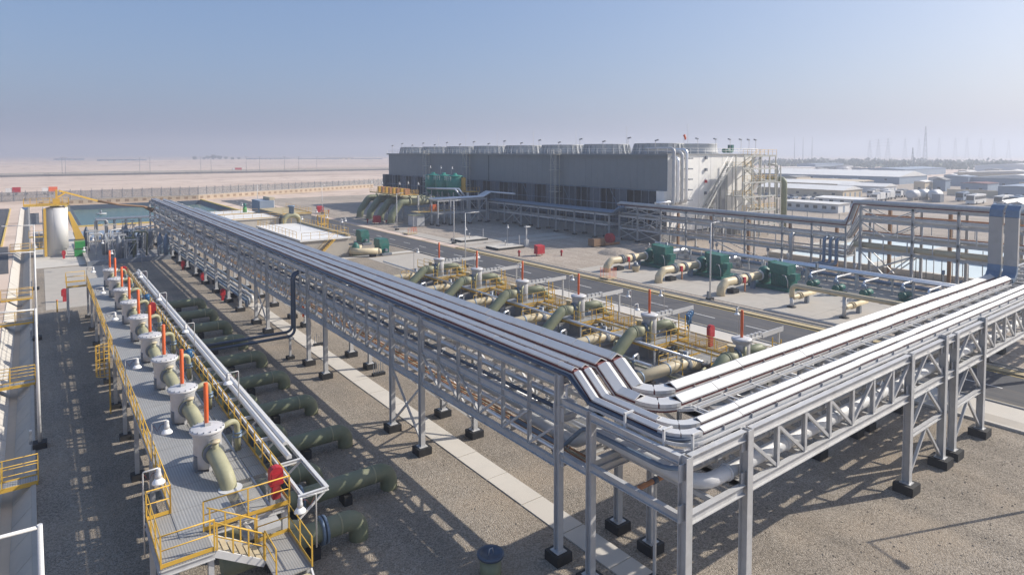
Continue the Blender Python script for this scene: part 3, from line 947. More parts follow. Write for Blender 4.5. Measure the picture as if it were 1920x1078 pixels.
# pipes on rack A
def apipe(x, z, r, m, label, y0=18.2, y1=143, nm='rack_pipe', bands=True):
    t = T(nm, label, 'pipe', (x, y0, z))
    P('pipe', MB().tube([(x, y0, z), (x, y1, z)], r, 10), m, t)
    if bands:
        bm = MB().tube([(0, 0, 0), (0, .08, 0)], r + .015, 10).mesh('band', 'steel')
        y = y0 + 2
        while y < min(y1, 75): I('band', bm, (x, y, z), t); y += 3.9
LOWS = [(17.75, .11, 'silver', 'slim silver pipe on the low tier of the long rack, outermost'),
        (18.05, .05, 'rustline', 'thin rust coloured line on the low tier of the long rack, outer one'),
        (18.22, .05, 'cream', 'thin cream line on the low tier of the long rack'),
        (18.40, .05, 'rustline', 'thin rust coloured line on the low tier of the long rack, inner one'),
        (18.72, .14, 'silver', 'medium silver pipe beside thin lines on the low tier of the long rack'),
        (19.3, .19, 'pipe_white', 'white lagged pipe in the middle of the long rack low tier'),
        (19.95, .24, 'silver', 'thickest silver pipe on the long rack low tier'),
        (20.5, .12, 'steel', 'grey pipe on the inner edge of the long rack low tier')]
for k, (x, r, m, l) in enumerate(LOWS): apipe(x, LZ_ + .17 + r, r, m, l, 18.2 if k < 4 else 24.1)
for x, r, m, l in [(17.72, .09, 'navy', 'dark pipe on the middle tier of the long rack, outermost'),
                   (18.5, .16, 'silver', 'silver pipe on the middle tier of the long rack'),
                   (19.4, .13, 'pipe_white', 'white pipe on the middle tier of the long rack'),
                   (20.3, .18, 'steel', 'grey pipe on the inner side of the long rack middle tier')]:
    apipe(x, MZ + .17 + r, r, m, l, 20)
# small valves and loops hung in the rack (bright bits between the members)
for i in range(26):
    y = 22.5 + i * 2.6 + random.uniform(-.5, .5)
    x = random.uniform(18.3, 20.6)
    t = T('rack_branch', 'white branch pipe loop hung in the long rack, %s counting away from the corner' % CARD[i], 'pipe', (x, y, MZ))
    z1 = random.uniform(4.8, 5.4)
    P('loop', MB().tube(fil([(x, y, MZ + .2), (x + .5, y + .2, MZ + .55), (x + .6, y + .4, z1), (x - .4, y + .9, z1), (x - .4, y + 1.0, LZ_ + .3)], .15, 3), .075, 8), 'pipe_white', t)
    P('flange', MB().tube([(x + .3, y + .53, z1), (x + .24, y + .56, z1)], .15, 8), 'steel_dark', t)
    P('hanger', MB().bar((x + .6, y + .4, MZ - .1), (XB - .2, y + .4, MZ - .1), .14, .14), 'steel', t)

# rack B
RB = T('pipe_rack', 'bright steel truss pipe rack crossing the near right over the road', 'pipe rack', (17.2, 13.1, 0))
FY, BY = 13.1, 17.8
BT, BL = 6.98, 4.95
BX = [17.2, 20.8, 35.3, 39.8, 41.4, 46.0, 62.2, 66.5, 80.0]
for x in BX:
    h = 7.35 if x in (39.8, 46.0) else 7.18
    column(RB, x, FY, h, 'steel', .36, .48, .46)
    if x > 17.3 and x != 20.8: column(RB, x, BY, 7.1, 'steel', .34, .46, .44)
    for z in (BT, BL):
        P('cross_beam', MB().ibeam((x, FY + .18, z), (x, BY - .18, z), .30, .2), 'steel', RB)
for a, b in zip(BX, BX[1:]):
    for y in (FY, BY):
        for z in (BT, BL):
            P('beam', MB().ibeam((a + .19, y, z), (b - .19, y, z), .36, .24), 'steel', RB)
    n = round((b - a) / 2.08)
    if n > 2:
        for y in (FY, BY):
            for i in range(n):
                xa = a + (b - a) * i / n; xb = a + (b - a) * (i + 1) / n
                if i > 0: P('truss_post', MB().ibeam((xa, y, BL + .18), (xa, y, BT - .18), .17, .17, (0, 1, 0), .022), 'steel', RB)
                p, q = ((xa, BT - .2), (xb, BL + .2)) if i < n / 2 else ((xb, BT - .2), (xa, BL + .2))
                P('diagonal', MB().bar((p[0], y, p[1]), (q[0], y, q[1]), .13, .12, (0, 1, 0)), 'steel', RB)
    for i in range(1, max(2, n)):
        xa = a + (b - a) * i / n if n > 1 else (a + b) / 2
        for z in (BT + .02, BL + .02):
            P('cross_beam', MB().bar((xa, FY + .1, z), (xa, BY - .1, z), .15, .18), 'steel', RB)
        if n > 2 and b < 63: P('plan_brace', MB().bar((xa, FY + .15, BT - .1), (xa - 1.9, BY - .15, BT - .1), .09, .07), 'steel', RB)
gpl = MB().box(-.34, -.018, -.30, .34, .018, .30).mesh('gusset_plate', 'steel')
for x in BX[:7]:
    for z in (BT - .32, BL + .32): I('gusset_plate', gpl, (x, FY - .005 - .001 * (z > 6), z), RB)
for y in AY[1:8]:
    for z in (MZ, LZ_): I('gusset_plate', gpl, (XA - .02, y, z + .3), RA, R_(90))
for a, b in ((35.3, 39.8), (41.4, 46.0)):
    for y in (FY, BY):
        m_ = (a + b) / 2
        P('tie', MB().ibeam((a + .19, y, 2.88), (b - .19, y, 2.88), .24, .2), 'steel', RB)
        for z0, z1 in ((.6, 2.74), (3.0, 4.77), (5.13, 6.8)):
            P('tower_brace', MB().bar((a + .1, y, z0), (m_ - .05, y, z1), .13, .13, (0, 1, 0)), 'steel', RB)
            P('tower_brace', MB().bar((b - .1, y, z0), (m_ + .05, y, z1), .13, .13, (0, 1, 0)), 'steel', RB)
x = 20.9                                          # unistrut bars below the trays
tsm = MB().box(-.04, 13.3, 7.165, .04, 17.55, 7.205).mesh('tray_support', 'tray')
while x < 62:
    I('tray_support', tsm, (x, 0, 0), RB)
    x += 2.08
y = 22.0
tsm = MB().box(17.45, -.04, 8.05, 20.8, .04, 8.09).mesh('tray_support', 'tray')
while y < 110:
    I('tray_support', tsm, (0, y, 0), RA)
    y += 1.95
# side of the corner bay (towards rack A)
for z in (BT, BL):
    P('beam', MB().ibeam((20.8, 13.3, z - .01), (20.8, 17.6, z - .01), .3, .2), 'steel', RB)
def bpipe(y, z, r, m, label, x0=17.6, x1=79, zs=4.6):
    t = T('rack_pipe', label, 'pipe', (x0, y, z))
    pts = [(x0, 24, zs), (x0, 20.2, zs), (x0, 18.9, z), (x0, y, z), (x1, y, z)]
    P('pipe', MB().tube(fil(pts, .8, 5), r, 14), m, t)
    cm = MB().tube([(0, 0, 0), (.12, 0, 0)], r + .05, 14).mesh('collar', 'pipe_white')
    sm = MB().box(-.12, -.1, -r - .14, .12, .1, -r + .04).mesh('shoe', 'steel')
    x = x0 + 1.7
    while x < 60: I('collar', cm, (x + random.uniform(-.3, .3), y, z), t); I('shoe', sm, (x + .9, y, z), t); x += 4.1
bpipe(13.62, BL + .5, .27, 'pipe_white', 'fat white pipe on the lower tier of the near right rack', 18.72)
bpipe(14.75, BL + .42, .19, 'pipe_white', 'slimmer white pipe behind the fat one on the near right rack', 19.3)
bpipe(14.2, BL + .95, .09, 'bluegrey', 'blue grey slim pipe on the near right rack lower tier', 18.0)
bpipe(15.6, BL + .4, .17, 'silver', 'silver pipe in the middle of the near right rack lower tier', 19.95)
bpipe(16.6, BL + .45, .22, 'pipe_white', 'white pipe near the back of the near right rack lower tier', 20.5)

# cable trays: path along rack A, down the elbow, round the bend, along rack B
ZA, ZB = 8.13, 7.24
TR = [('outermost narrow', 17.78, 13.72, .34, 142.5, 79), ('second narrow', 18.36, 14.26, .36, 142.5, 79), ('third, broad', 19.32, 16.02, .66, 138, 61.2), ('innermost broad', 20.30, 17.08, .66, 113, 61.2)]
def subpath(pts, s0, s1):
    out, s = [], 0.0
    for a, b in zip(pts, pts[1:]):
        l = (b - a).length
        if s + l >= s0 and not out: out.append(a.lerp(b, max(0, (s0 - s) / l)))
        if out and s < s1:
            if s + l <= s1: out.append(b.copy())
            else: out.append(a.lerp(b, (s1 - s) / l)); break
        s += l
    res = [out[0]]
    for p in out[1:]:
        if (p - res[-1]).length > 1e-4: res.append(p)
    return res
for nm, xa, yb, w, ye, xe in TR:
    t = T('cable_tray', '%s cable tray with peaked metal covers, turning the rack corner' % nm, 'cable tray', (xa, 19.2, ZA))
    Rb = .95
    arc = [V((xa + Rb - Rb * math.cos(a), yb + Rb - Rb * math.sin(a), ZB)) for a in [R_(90) * i / 8 for i in range(9)]]
    s1 = [V((xa, ye, ZA)), V((xa, 19.25, ZA))]
    s2 = [V((xa, 19.2, ZA - .02)), V((xa, 18.1, ZB + .02))]
    s3 = [V((xa, 18.05, ZB)), V((xa, yb + Rb + .01, ZB))] if yb + Rb < 17.9 else None
    s4 = [V((xa + Rb + .05, yb, ZB)), V((xe, yb, ZB))]
    h = .20
    rg = w * .5 * math.tan(R_(29))
    # maroon cable bundle with galvanised rails below the covers
    full = [V((xa, ye, ZA)), V((xa, 19.22, ZA)), V((xa, 18.08, ZB))] + [p for p in arc if p.y < 18.05] + [V((xe, yb, ZB))]
    P('cable_bundle', MB().ext(full, [(-w / 2 + .03, -.05 if w < .5 else -.12), (-w / 2 + .03, h), (w / 2 - .03, h), (w / 2 - .03, -.05 if w < .5 else -.12)]), 'maroon', t)
    for sgn in (-1, 1):
        P('side_rail', MB().ext(full, [(sgn * w / 2 - .012, -.03), (sgn * w / 2 - .012, .05), (sgn * w / 2 + .012, .05), (sgn * w / 2 + .012, -.03)]), 'tray', t)
    pk = [(-w / 2 - .02, h - .04), (-w / 2 - .02, h + .02), (0, h + .02 + rg), (w / 2 + .02, h + .02), (w / 2 + .02, h - .04), (0, h - .02 + rg * .9)]
    ft = [(-w / 2 - .03, h - .12), (-w / 2 - .03, h + .03), (w / 2 + .03, h + .03), (w / 2 + .03, h - .12)]
    me = MB().ext([(0, 0, 0), (0, -2.372, 0)], pk).mesh('cover_panel', 'tray')
    y = ye
    while y > 19.25 + 2.4:
        I('cover_panel', me, (xa + random.uniform(-.006, .006), y, ZA + random.uniform(-.006, .018)), t, random.uniform(-.004, .004)); y -= 2.4
    P('cover_panel', MB().ext([V((xa, y, ZA)), V((xa, 19.22, ZA))], pk), 'tray', t)
    P('elbow_cover', MB().ext([s2[0], s2[1]], pk), 'tray', t)
    if s3: P('cover_panel', MB().ext(s3, pk), 'tray', t)
    for i in range(0, 8, 4):
        P('bend_cover', MB().ext(arc[i:i + 5], ft), 'tray', t)
    me = MB().ext([(0, 0, 0), (2.372, 0, 0)], pk).mesh('cover_panel', 'tray')
    x = s4[0].x
    while x < xe - 2.4:
        I('cover_panel', me, (x, yb + random.uniform(-.006, .006), ZB + random.uniform(-.006, .018)), t, random.uniform(-.004, .004)); x += 2.4
    P('cover_panel', MB().ext([V((x, yb, ZB)), V((xe, yb, ZB))], pk), 'tray', t)
    clip = MB().box(-.02, -.03, -.08, .02, .03, .10).mesh('clip', 'tray')
    x = xa + 2.2
    while x < xe: I('clip', clip, (x, yb - w / 2 - .04, ZB + .02), t); x += 1.8
    if xe < 70:                                     # riser at the far end
        P('riser_bend', MB().ext([V((xe, yb, ZB)), V((xe + .5, yb, ZB + .1)), V((xe + .95, yb, ZB + .5)), V((xe + 1.12, yb, ZB + 1.1))], [(-w / 2 - .12, -.18), (-w / 2 - .12, .18), (w / 2 + .12, .18), (w / 2 + .12, -.18)]), 'bluegrey', t)
        P('riser', MB().box(xe + .93, yb - w / 2 - .12, ZB + 1.1, xe + 1.3, yb + w / 2 + .12, 12.2), 'riser_metal', t)
        P('riser_bend', MB().ext([V((xe + 1.12, yb, 12.2)), V((xe + 1.2, yb, 12.7)), V((xe + 1.6, yb, 13.0)), V((xe + 2.2, yb, 13.05))], [(-w / 2 - .12, -.18), (-w / 2 - .12, .18), (w / 2 + .12, .18), (w / 2 + .12, -.18)]), 'bluegrey', t)
        P('cover_panel', MB().ext([V((xe + 2.2, yb, 13.08)), V((xe + 24, yb, 13.08))], pk), 'tray', t)
# uncovered ladder tray between the covered pairs, and the outer ladder tray
def ladder_tray(label, xa, yb, z, w, xe, ya):
    t = T('ladder_tray', label, 'cable tray', (xa, yb, z))
    Rb = .9
    arc = [V((xa + Rb - Rb * math.cos(a), yb + Rb - Rb * math.sin(a), z)) for a in [R_(90) * i / 6 for i in range(7)]]
    full = [V((xa, ya, z))] + arc + [V((xe, yb, z))]
    for sgn in (-1, 1):
        P('side_rail', MB().ext(full, [(sgn * w / 2 - .02, 0), (sgn * w / 2 - .02, .12), (sgn * w / 2 + .02, .12), (sgn * w / 2 + .02, 0)]), 'tray', t)
    P('cable_bundle', MB().ext(full, [(-w / 2 + .03, .02), (-w / 2 + .03, .05), (w / 2 - .03, .05), (w / 2 - .03, .02)]), 'steel_dark', t)
ladder_tray('open ladder tray between the covered tray pairs on the near right rack', 20.0, 15.45, 7.12, .22, 60, 17.0)
ladder_tray('open ladder tray along the outer edge of the near right rack', 17.55, 13.45, 7.16, .26, 78, 18.0)
for i, (x, yb) in enumerate(((17.45, 13.62), (17.56, 13.70))):
    pts = [V((x, 142, 8.08)), V((x, 19.3, 8.08)), V((x, 18.1, 7.32))] + [V((x + .9 - .9 * math.cos(a), yb + .9 - .9 * math.sin(a), 7.30)) for a in [R_(90) * k / 6 for k in range(7)]] + [V((78, yb, 7.30))]
    S('black_cable', MB().tube(pts, .05, 6), 'navy', 'thick black cable on the outer edge of the rack top, %s one' % ('outer' if i == 0 else 'inner'), 'cable', (x, 19, 8))
for i, (x, y, z) in enumerate(((17.3, 19.2, 7.2), (17.35, 16.0, 7.1), (17.9, 13.35, 7.1), (17.4, 14.2, 7.1))):
    t = T('tray_bracket', 'short bracket post holding cables at the rack corner, %s from the elbow' % TH[i], 'bracket', (x, y, z))
    P('post', MB().box(x - .04, y - .04, z, x + .04, y + .04, z + .55), 'pipe_white', t)
    P('arm', MB().box(x - .04, y - .03, z + .5, x + .45, y + .03, z + .57), 'pipe_white', t)

# twin dark pipes dropping from rack A to the platform
for i, dy in enumerate((0, .55)):
    S('twin_pipe', MB().tube(fil([(18.6, 53.0 + dy, 7.3), (16.9, 53.0 + dy, 7.3), (16.9, 53.0 + dy, 2.0 + .25 * i), (9.6, 53.0 + dy, 2.0 + .25 * i)], .55, 6), .12, 12), 'navy',
      'dark pipe looping down from the long rack towards the platform, %s of the pair' % ('nearer' if i == 0 else 'farther'), 'pipe', (16.9, 53 + dy, 0))
t = T('pipe_support', 'slim steel post under the twin dark pipes beside the walkway', 'post', (16.6, 53.4, 0))
P('post', MB().box(16.52, 53.2, .25, 16.68, 53.36, 1.85), 'steel', t)
P('head', MB().box(16.4, 52.8, 1.78, 16.8, 53.75, 1.86), 'steel', t)
P('plinth', MB().box(16.3, 53.0, -.05, 16.9, 53.6, .26), 'black', t)
# little stand with a striped sleeve below the corner bay
t = T('test_stand', 'small pipe stand under the rack corner with a rust coloured sleeve', 'stand', (19.6, 16.4, 0))
P('post', MB().box(19.55, 16.35, 0, 19.65, 16.45, 4.4), 'steel', t)
P('sleeve', MB().tube([(18.4, 16.2, 4.35), (20.4, 16.2, 4.35)], .10, 10), 'rustline', t)
P('band', MB().tube([(19.2, 16.2, 4.35), (19.45, 16.2, 4.35)], .13, 10), 'navy', t)
P('plinth', MB().box(19.4, 16.2, -.05, 19.8, 16.6, .2), 'black', t)
for i, (x, y) in enumerate(((20.9, 45.2), (19.9, 55.5))):
    t = T('valve_stand', 'small black valve manifold on the gravel below the long rack, %s one' % ('nearer' if i == 0 else 'farther'), 'valve', (x, y, 0))
    P('base', MB().box(x - .5, y - .2, 0, x + .5, y + .2, .2), 'black', t)
    for k in range(5): P('stem', MB().box(x - .45 + .2 * k, y - .02, .2, x - .41 + .2 * k, y + .02, .9 + .2 * (k % 2)), 'steel_dark', t)
t = T('orange_board', 'orange board standing among the long rack columns', 'board', (21.0, 62.5, 0))
P('board', MB().box(20.7, 62.4, 1.0, 21.5, 62.5, 2.1), 'orange', t)
P('post', MB().box(21.0, 62.51, 0, 21.1, 62.58, 1.9), 'steel', t)
# low pipes at ground below the far half of rack A
for i, (x, r, m) in enumerate(((18.3, .16, 'bluegrey'), (18.8, .14, 'steel_dark'), (19.4, .2, 'steel'), (20.1, .15, 'bluegrey'))):
    t = T('ground_pipe', 'low pipe on sleepers below the far half of the long rack, %s from the left' % TH[i], 'pipe', (x, 74, .6))
    P('pipe', MB().tube(fil([(x, 74 + i, .1), (x, 74 + i, .75), (x, 141, .75)], .3, 4), r, 10), m, t)
    for y in (80, 90, 100, 110, 120, 130): P('sleeper', MB().box(x - .25, y, -.05, x + .25, y + .3, .55), 'black', t)
for i, (x, y, z) in enumerate(((18.2, 79.5, 0), (18.4, 92, 0), (18.0, 104, 0))):
    cabinet(x - 1.2, y, z, 'red hose cabinet on the gravel by the long rack columns, %s to the camera' % ORD[i], .8)

# ------------------------------------------------------------------ second row of vessels beside the road
UY = [26.6 + 8.83 * i for i in range(6)]
UX = 41.35
D2 = 1.45
def unit2():
    oy = UY[0]
    t = T('road_side_vessel', 'x', 'vessel', (UX, oy, 0), 'orange topped vessels beside the road')
    P('body', MB().lathe(UX, oy, [(.60, D2), (.61, 3.3), (.61, 3.4), (.68, 3.42), (.68, 3.52)], 24), 'vessel', t)
    P('lid', MB().lathe(UX, oy, [(.73, 3.525), (.73, 3.68), (.6, 3.74), (.01, 3.76)], 24), 'vessel', t)
    P('orange_post', MB().lathe(UX, oy, [(.105, 3.76), (.105, 5.75), (.08, 5.78)], 12), 'orange', t)
    P('drop_pipe', MB().tube(fil([(UX - .3, oy - .5, 3.2), (UX - .55, oy - .62, 2.9), (UX - .62, oy - .62, 1.5)], .2, 3), .11, 10), 'olive_light', t)
    ip = P('inlet_pipe', MB().tube(fil([(UX - .5, oy, 2.45), (UX - 2.2, oy, 2.45), (UX - 4.4, oy, .7), (UX - 4.7, oy, -.3)], 1.2, 6), .50, 18), 'olive', t)
    P('pale_section', MB().tube([(UX - .55, oy, 2.45), (UX - 2.0, oy, 2.45)], .505, 18), 'olive_light', ip)
    P('flange', MB().tube([(UX - .75, oy, 2.45), (UX - .9, oy, 2.45)], .62, 18), 'bluegrey', ip)
    P('flange', MB().tube([(UX - 1.95, oy, 2.45), (UX - 2.03, oy, 2.45)], .53, 18), 'olive', ip)
    P('nozzle', MB().lathe(UX - 1.3, oy, [(.2, 2.8), (.2, 3.3), (.3, 3.32), (.3, 3.42)], 12), 'cream', ip)
    P('pedestal', MB().box(UX - .65, oy - .55, 0, UX + .65, oy + .55, D2 - .01), 'concrete_dark', t)
    # deck and rails
    P('deck', MB().box(UX - 1.3, oy - 1.7, D2 - .06, UX + 3.1, oy + 1.7, D2), 'grating', t)
    for s in (-1.7, 1.7):
        P('deck_beam', MB().ibeam((UX - 1.3, oy + s, D2 - .16), (UX + 3.1, oy + s, D2 - .16), .2, .1), 'yellow', t)
    for s in (-1.3, 3.1):
        P('deck_beam', MB().ibeam((UX + s, oy - 1.6, D2 - .17), (UX + s, oy + 1.6, D2 - .17), .2, .1), 'yellow', t)
    rail(t, [(UX - 1.3, oy - 1.7, D2), (UX + 3.1, oy - 1.7, D2), (UX + 3.1, oy + 1.7, D2)], sp=1.4)
    rail(t, [(UX + .6, oy + 1.7, D2), (UX - 1.3, oy + 1.7, D2)], sp=1.4)
    for a, b in ((-1.2, -1.6), (3.0, -1.6), (3.0, 1.6), (-1.2, 1.6)):
        P('leg', MB().box(UX + a - .06, oy + b - .06, 0, UX + a + .06, oy + b + .06, D2 - .07), 'steel', t)
    # access steps with yellow rails towards the next unit
    for s in (2.0, 2.9):
        P('stair_rail', MB().tube([(UX + s, oy + 1.75, D2 + 1.0), (UX + s, oy + 3.6, 1.2)], .026, 6).tube([(UX + s, oy + 1.75, D2 + .5), (UX + s, oy + 3.6, .7)], .022, 6).bar((UX + s, oy + 1.75, D2 - .1), (UX + s, oy + 3.6, .1), .05, .18), 'yellow', t)
    for i in range(5): I('tread', tm2, (UX + 2.45, oy + 1.9 + .34 * i, D2 - .2 - .25 * i), t)
    # catwalk bridge to the next unit
    P('catwalk', MB().box(UX + .7, oy + 1.75, D2 - .05, UX + 1.7, oy + 7.1, D2 - .01), 'grating_across', t)
    rail(t, [(UX + 1.7, oy + 1.75, D2), (UX + 1.7, oy + 7.1, D2)], sp=1.8)
    rail(t, [(UX + .7, oy + 1.75, D2), (UX + .7, oy + 7.1, D2)], sp=1.8)
    # cream discharge pipe with bands
    cy_ = oy + 4.1
    cp = P('discharge_pipe', MB().tube([(UX - 8.2, cy_, .95), (UX - 1.4, cy_, .95), (UX + .2, cy_, .6)], .44, 18), 'cream', t)
    for x in (UX - 6.6, UX - 3.6): P('band', MB().tube([(x, cy_, .95), (x + .16, cy_, .95)], .455, 18), 'bluegrey', cp)
    P('saddle', MB().box(UX - 5.6, cy_ - .4, -.05, UX - 5.2, cy_ + .4, .5), 'black', t)
    P('valve', MB().lathe(UX - 1.2, cy_, [(.5, .5), (.55, .9), (.35, 1.4), (.2, 1.5), (.2, 1.9)], 14), 'steel_dark', t)
    # tray bracket reaching to the road
    by = oy + .9
    P('tray_arm', MB().bar((UX + 1.1, by, 2.95), (UX + 6.9, by, 3.0), .42, .16), 'tray', t)
    P('tray_arm_web', MB().bar((UX + 3.9, by - .24, 3.05), (UX + 6.9, by - .24, 3.1), .03, .40), 'tray', t)
    P('tray_leg', MB().box(UX + 6.55, by - .07, 0, UX + 6.7, by + .07, 2.9), 'steel', t)
    P('tray_leg', MB().box(UX + 2.6, by - .07, 0, UX + 2.75, by + .07, 2.9), 'steel', t)
    for i in range(5): P('junction_box', MB().box(UX + 1.5 + .55 * i, by - .12, 3.05, UX + 1.85 + .55 * i, by + .12, 3.3), 'steel', t)
    P('panel', MB().box(UX + 2.2, by - .6, 1.3, UX + 4.0, by - .52, 2.3), 'steel', t)
    P('panel_hood', MB().box(UX + 2.1, by - .75, 2.32, UX + 4.1, by - .4, 2.38), 'pipe_white', t)
    # lower walkway, ladder and small-bore pipework
    rail(t, [(UX - 1.3, oy - 1.7, D2), (UX - 1.3, oy - .8, D2)], sp=.9)
    P('low_deck', MB().box(UX + .3, oy + 3.4, .62, UX + 3.3, oy + 5.4, .68), 'grating', t)
    rail(t, [(UX + .3, oy + 5.4, .68), (UX + 3.3, oy + 5.4, .68), (UX + 3.3, oy + 3.4, .68)], sp=1.0)
    rail(t, [(UX - 2.6, oy + 3.3, .3), (UX - 2.6, oy + 5.6, .3), (UX - .4, oy + 5.6, .3)], sp=1.1)
    for s in (-.35, .35): P('ladder_stile', MB().box(UX + 3.2, oy - .9 + s - .03, 0, UX + 3.27, oy - .9 + s + .03, 3.3), 'yellow', t)
    for i in range(9): P('rung', MB().box(UX + 3.21, oy - 1.25, .3 + .33 * i, UX + 3.25, oy - .55, .34 + .33 * i), 'yellow', t)
    for i, (a, b, h, m_) in enumerate(((1.9, -1.0, 1.2, 'olive_light'), (2.4, -.6, .9, 'silver'), (1.2, 1.2, 1.5, 'cream'), (2.2, 2.6, 1.8, 'silver'), (-2.6, 1.6, 1.3, 'olive_light'), (-3.4, -1.3, 1.0, 'silver'))):
        x, y = UX + a, oy + b
        q = P('branch_pipe', MB().tube(fil([(x, y, 0), (x, y, h), (x + .9, y + .3, h), (x + .9, y + .3, .1)], .18, 3), .07 + .02 * (i % 3), 8), m_, t)
        P('branch_valve', MB().lathe(x, y, [(.13, h * .5), (.16, h * .55), (.16, h * .68), (.08, h * .75)], 8), 'bluegrey', q)
    P('low_pipe', MB().tube([(UX - 2.9, oy - 2.8, .5), (UX - 2.9, oy + 5.9, .5)], .13, 8), 'silver', t)
    P('low_pipe', MB().tube([(UX - 3.4, oy - 2.8, .42), (UX - 3.4, oy + 5.9, .42)], .09, 8), 'olive_light', t)
    P('low_pipe', MB().tube([(UX + 3.9, oy - 2.8, .6), (UX + 3.9, oy + 5.9, .6)], .15, 8), 'pipe_white', t)
    # control valve with blue wheels
    P('valve_block', MB().box(UX + .9, oy + .2, D2, UX + 1.5, oy + .7, D2 + .9), 'bluegrey', t)
    P('side_pipe', MB().tube(fil([(UX + .5, oy, 2.5), (UX + 2.5, oy, 2.5), (UX + 3.8, oy, 1.2), (UX + 3.9, oy, -.2)], .8, 5), .38, 16), 'olive', t)
    return t
tm2 = MB().box(-.42, -.12, -.02, .42, .12, .02).mesh('tread', 'yellow')
u0 = unit2()
u0['label'] = 'grey vessel with orange post by the road, nearest to the bright rack'
for i, y in enumerate(UY[1:]):
    clone(u0, (UX, y, 0), 'grey vessel with orange post by the road, %s to the bright rack' % ORD[i + 1])
S('grey_line', MB().tube([(39.75, 28.8, 1.6), (39.75, 84, 1.6)], .11, 10), 'silver', 'long slim grey pipe passing in front of all the roadside vessels', 'pipe', (39.75, 28.8, 1.6))
pit = G('vessel_pit_floor', MB().box(34.5, 22, -.1, 47.2, 80, .012), 'concrete_dark')
for i, (x, y, dx, dy) in enumerate(((40.2, 75.5, .5, -.2), (44.4, 67, .5, 0), (44.4, 58, .5, 0), (44.4, 49, .5, 0), (44.4, 40.3, -.6, -.2), (46.8, 30.4, -.6, -.2), (40.3, 36.2, .4, 0), (47, 38.5, -.5, 0))):
    bell('flood_light', x, y, D2, 3.0, dx, dy, 'white bell flood light among the roadside vessels, %s in order from the far end' % TH[i], 'flood lights among the roadside vessels')
cabinet(48.0, 34.0, 0, 'red hose cabinet beside the road near the blue wheel valves', 1.15)
cabinet(44.7, 62.6, 0, 'red hose cabinet between the roadside vessels', 1.2)
for i in range(3): wheel('wheel_valve', 46.4 + .75 * i, 35.3 + .4 * i, 1.6, 'blue wheel valve on a post beside the road, %s of three from the left' % TH[i], .38)
for i in range(3):
    x, y = 46.4 + .75 * i, 35.3 + .4 * i
# green drives and cream pipe near the white roofed basin
for i, (x, y) in enumerate(((46.9, 99.8), (49.2, 113))):
    t = T('green_drive', 'green motor on a steel skid by the white roofed basin, %s one' % ('nearer' if i == 0 else 'farther'), 'motor', (x, y, 0))
    P('skid', MB().box(x - .9, y - 2.2, .05, x + .9, y + 2.2, .4), 'steel_dark', t)
    P('motor_body', MB().box(x - .75, y - 1.4, .45, x + .75, y + 1.2, 1.5), 'teal', t)
    P('cooler', MB().hexa([(x - .9, y - 1.3, 1.52), (x + .9, y - 1.3, 1.52), (x + .9, y + 1.3, 1.52), (x - .9, y + 1.3, 1.52), (x - .9, y - 1.1, 2.7), (x + .7, y - 1.1, 2.7), (x + .7, y + 1.0, 2.7), (x - .9, y + 1.0, 2.7)]), 'teal', t)
    P('coupling', MB().tube([(x, y - 1.4, .9), (x, y - 2.1, .9)], .25, 10), 'steel_dark', t)
t = T('cream_manifold', 'cream pipe with an end cap lying before the green motors', 'pipe', (43, 98, 0))
P('pipe', MB().tube(fil([(41.6, 100.4, .9), (42.4, 99.2, .9), (45.3, 97.6, .9)], .5, 4), .55, 16), 'cream', t)
P('end_cap', MB().tube([(45.3, 97.6, .9), (45.75, 97.35, .9)], [.55, .3], 16), 'cream', t)
P('saddle', MB().box(44.0, 97.6, -.05, 44.9, 98.4, .4), 'black', t)
P('valve', MB().lathe(42.7, 101.0, [(.6, 0), (.7, 1.0), (.5, 1.9), (.2, 2.2)], 14), 'teal', t)
for x in (42.0, 43.6): P('riser', MB().tube([(x, 101.6, 0), (x, 101.6, 1.6)], .45, 14), 'cream', t)
# ------------------------------------------------------------------ white roofed basin
t = T('covered_basin', 'concrete basin with a white flat roof and yellow rails behind the long rack', 'basin', (33.6, 101, 0))
P('wall', MB().box(33.5, 101, -.1, 41.5, 126, 3.1), 'concrete', t)
P('roof', MB().box(33.2, 100.7, 3.1, 41.7, 126.3, 3.38), 'white_roof', t)
P('parapet', MB().box(41.2, 100.75, 3.385, 41.65, 126.2, 3.75), 'kerb_tan', t)
rail(t, [(33.5, 100.9, 3.38), (41.0, 100.9, 3.38)], sp=1.6, toe=0)
rail(t, [(33.4, 126, 3.38), (33.4, 103, 3.38)], sp=2, toe=0)
rail(t, [(33.6, 126, 3.38), (41.4, 126, 3.38), (41.4, 101, 3.76)], sp=1.6, toe=0)
for s in (100.1, 101.0 - .1):
    P('stair_rail', MB().tube([(38.8, s - .05, 4.3), (35.6, s - .05, 1.2)], .03, 6).bar((38.8, s - .05, 3.2), (35.6, s - .05, .2), .05, .2), 'yellow', t)
tb = MB().box(-.14, 0, -.02, .14, .75, .02).mesh('tread', 'yellow')
for i in range(11): I('tread', tb, (38.6 - .29 * i, 100.12, 3.1 - .27 * i), t)
for i, (x, y) in enumerate(((37.2, 112.5), (41.0, 103.4), (41.8, 112.5), (42.3, 105), (44, 124))):
    bell('flood_light', x, y, 3.4, 2.6, .3, 0, 'white bell flood light on the white roofed basin, %s of five' % TH[i], 'flood lights on the white roofed basin')
t = T('roof_pipe_arch', 'cream arched pipe rising at the back edge of the white roof', 'pipe', (40, 126.8, 0))
P('arch', MB().tube(fil([(38.6, 126.9, 0), (38.6, 126.9, 5.0), (41.8, 126.9, 5.0), (41.8, 126.9, 0)], 1.5, 6), .5, 14), 'olive_light', t)
P('vent', MB().lathe(40.2, 126.9, [(.5, 5.3), (.5, 6.6), (.7, 6.65), (.7, 6.9)], 12), 'bluegrey', t)
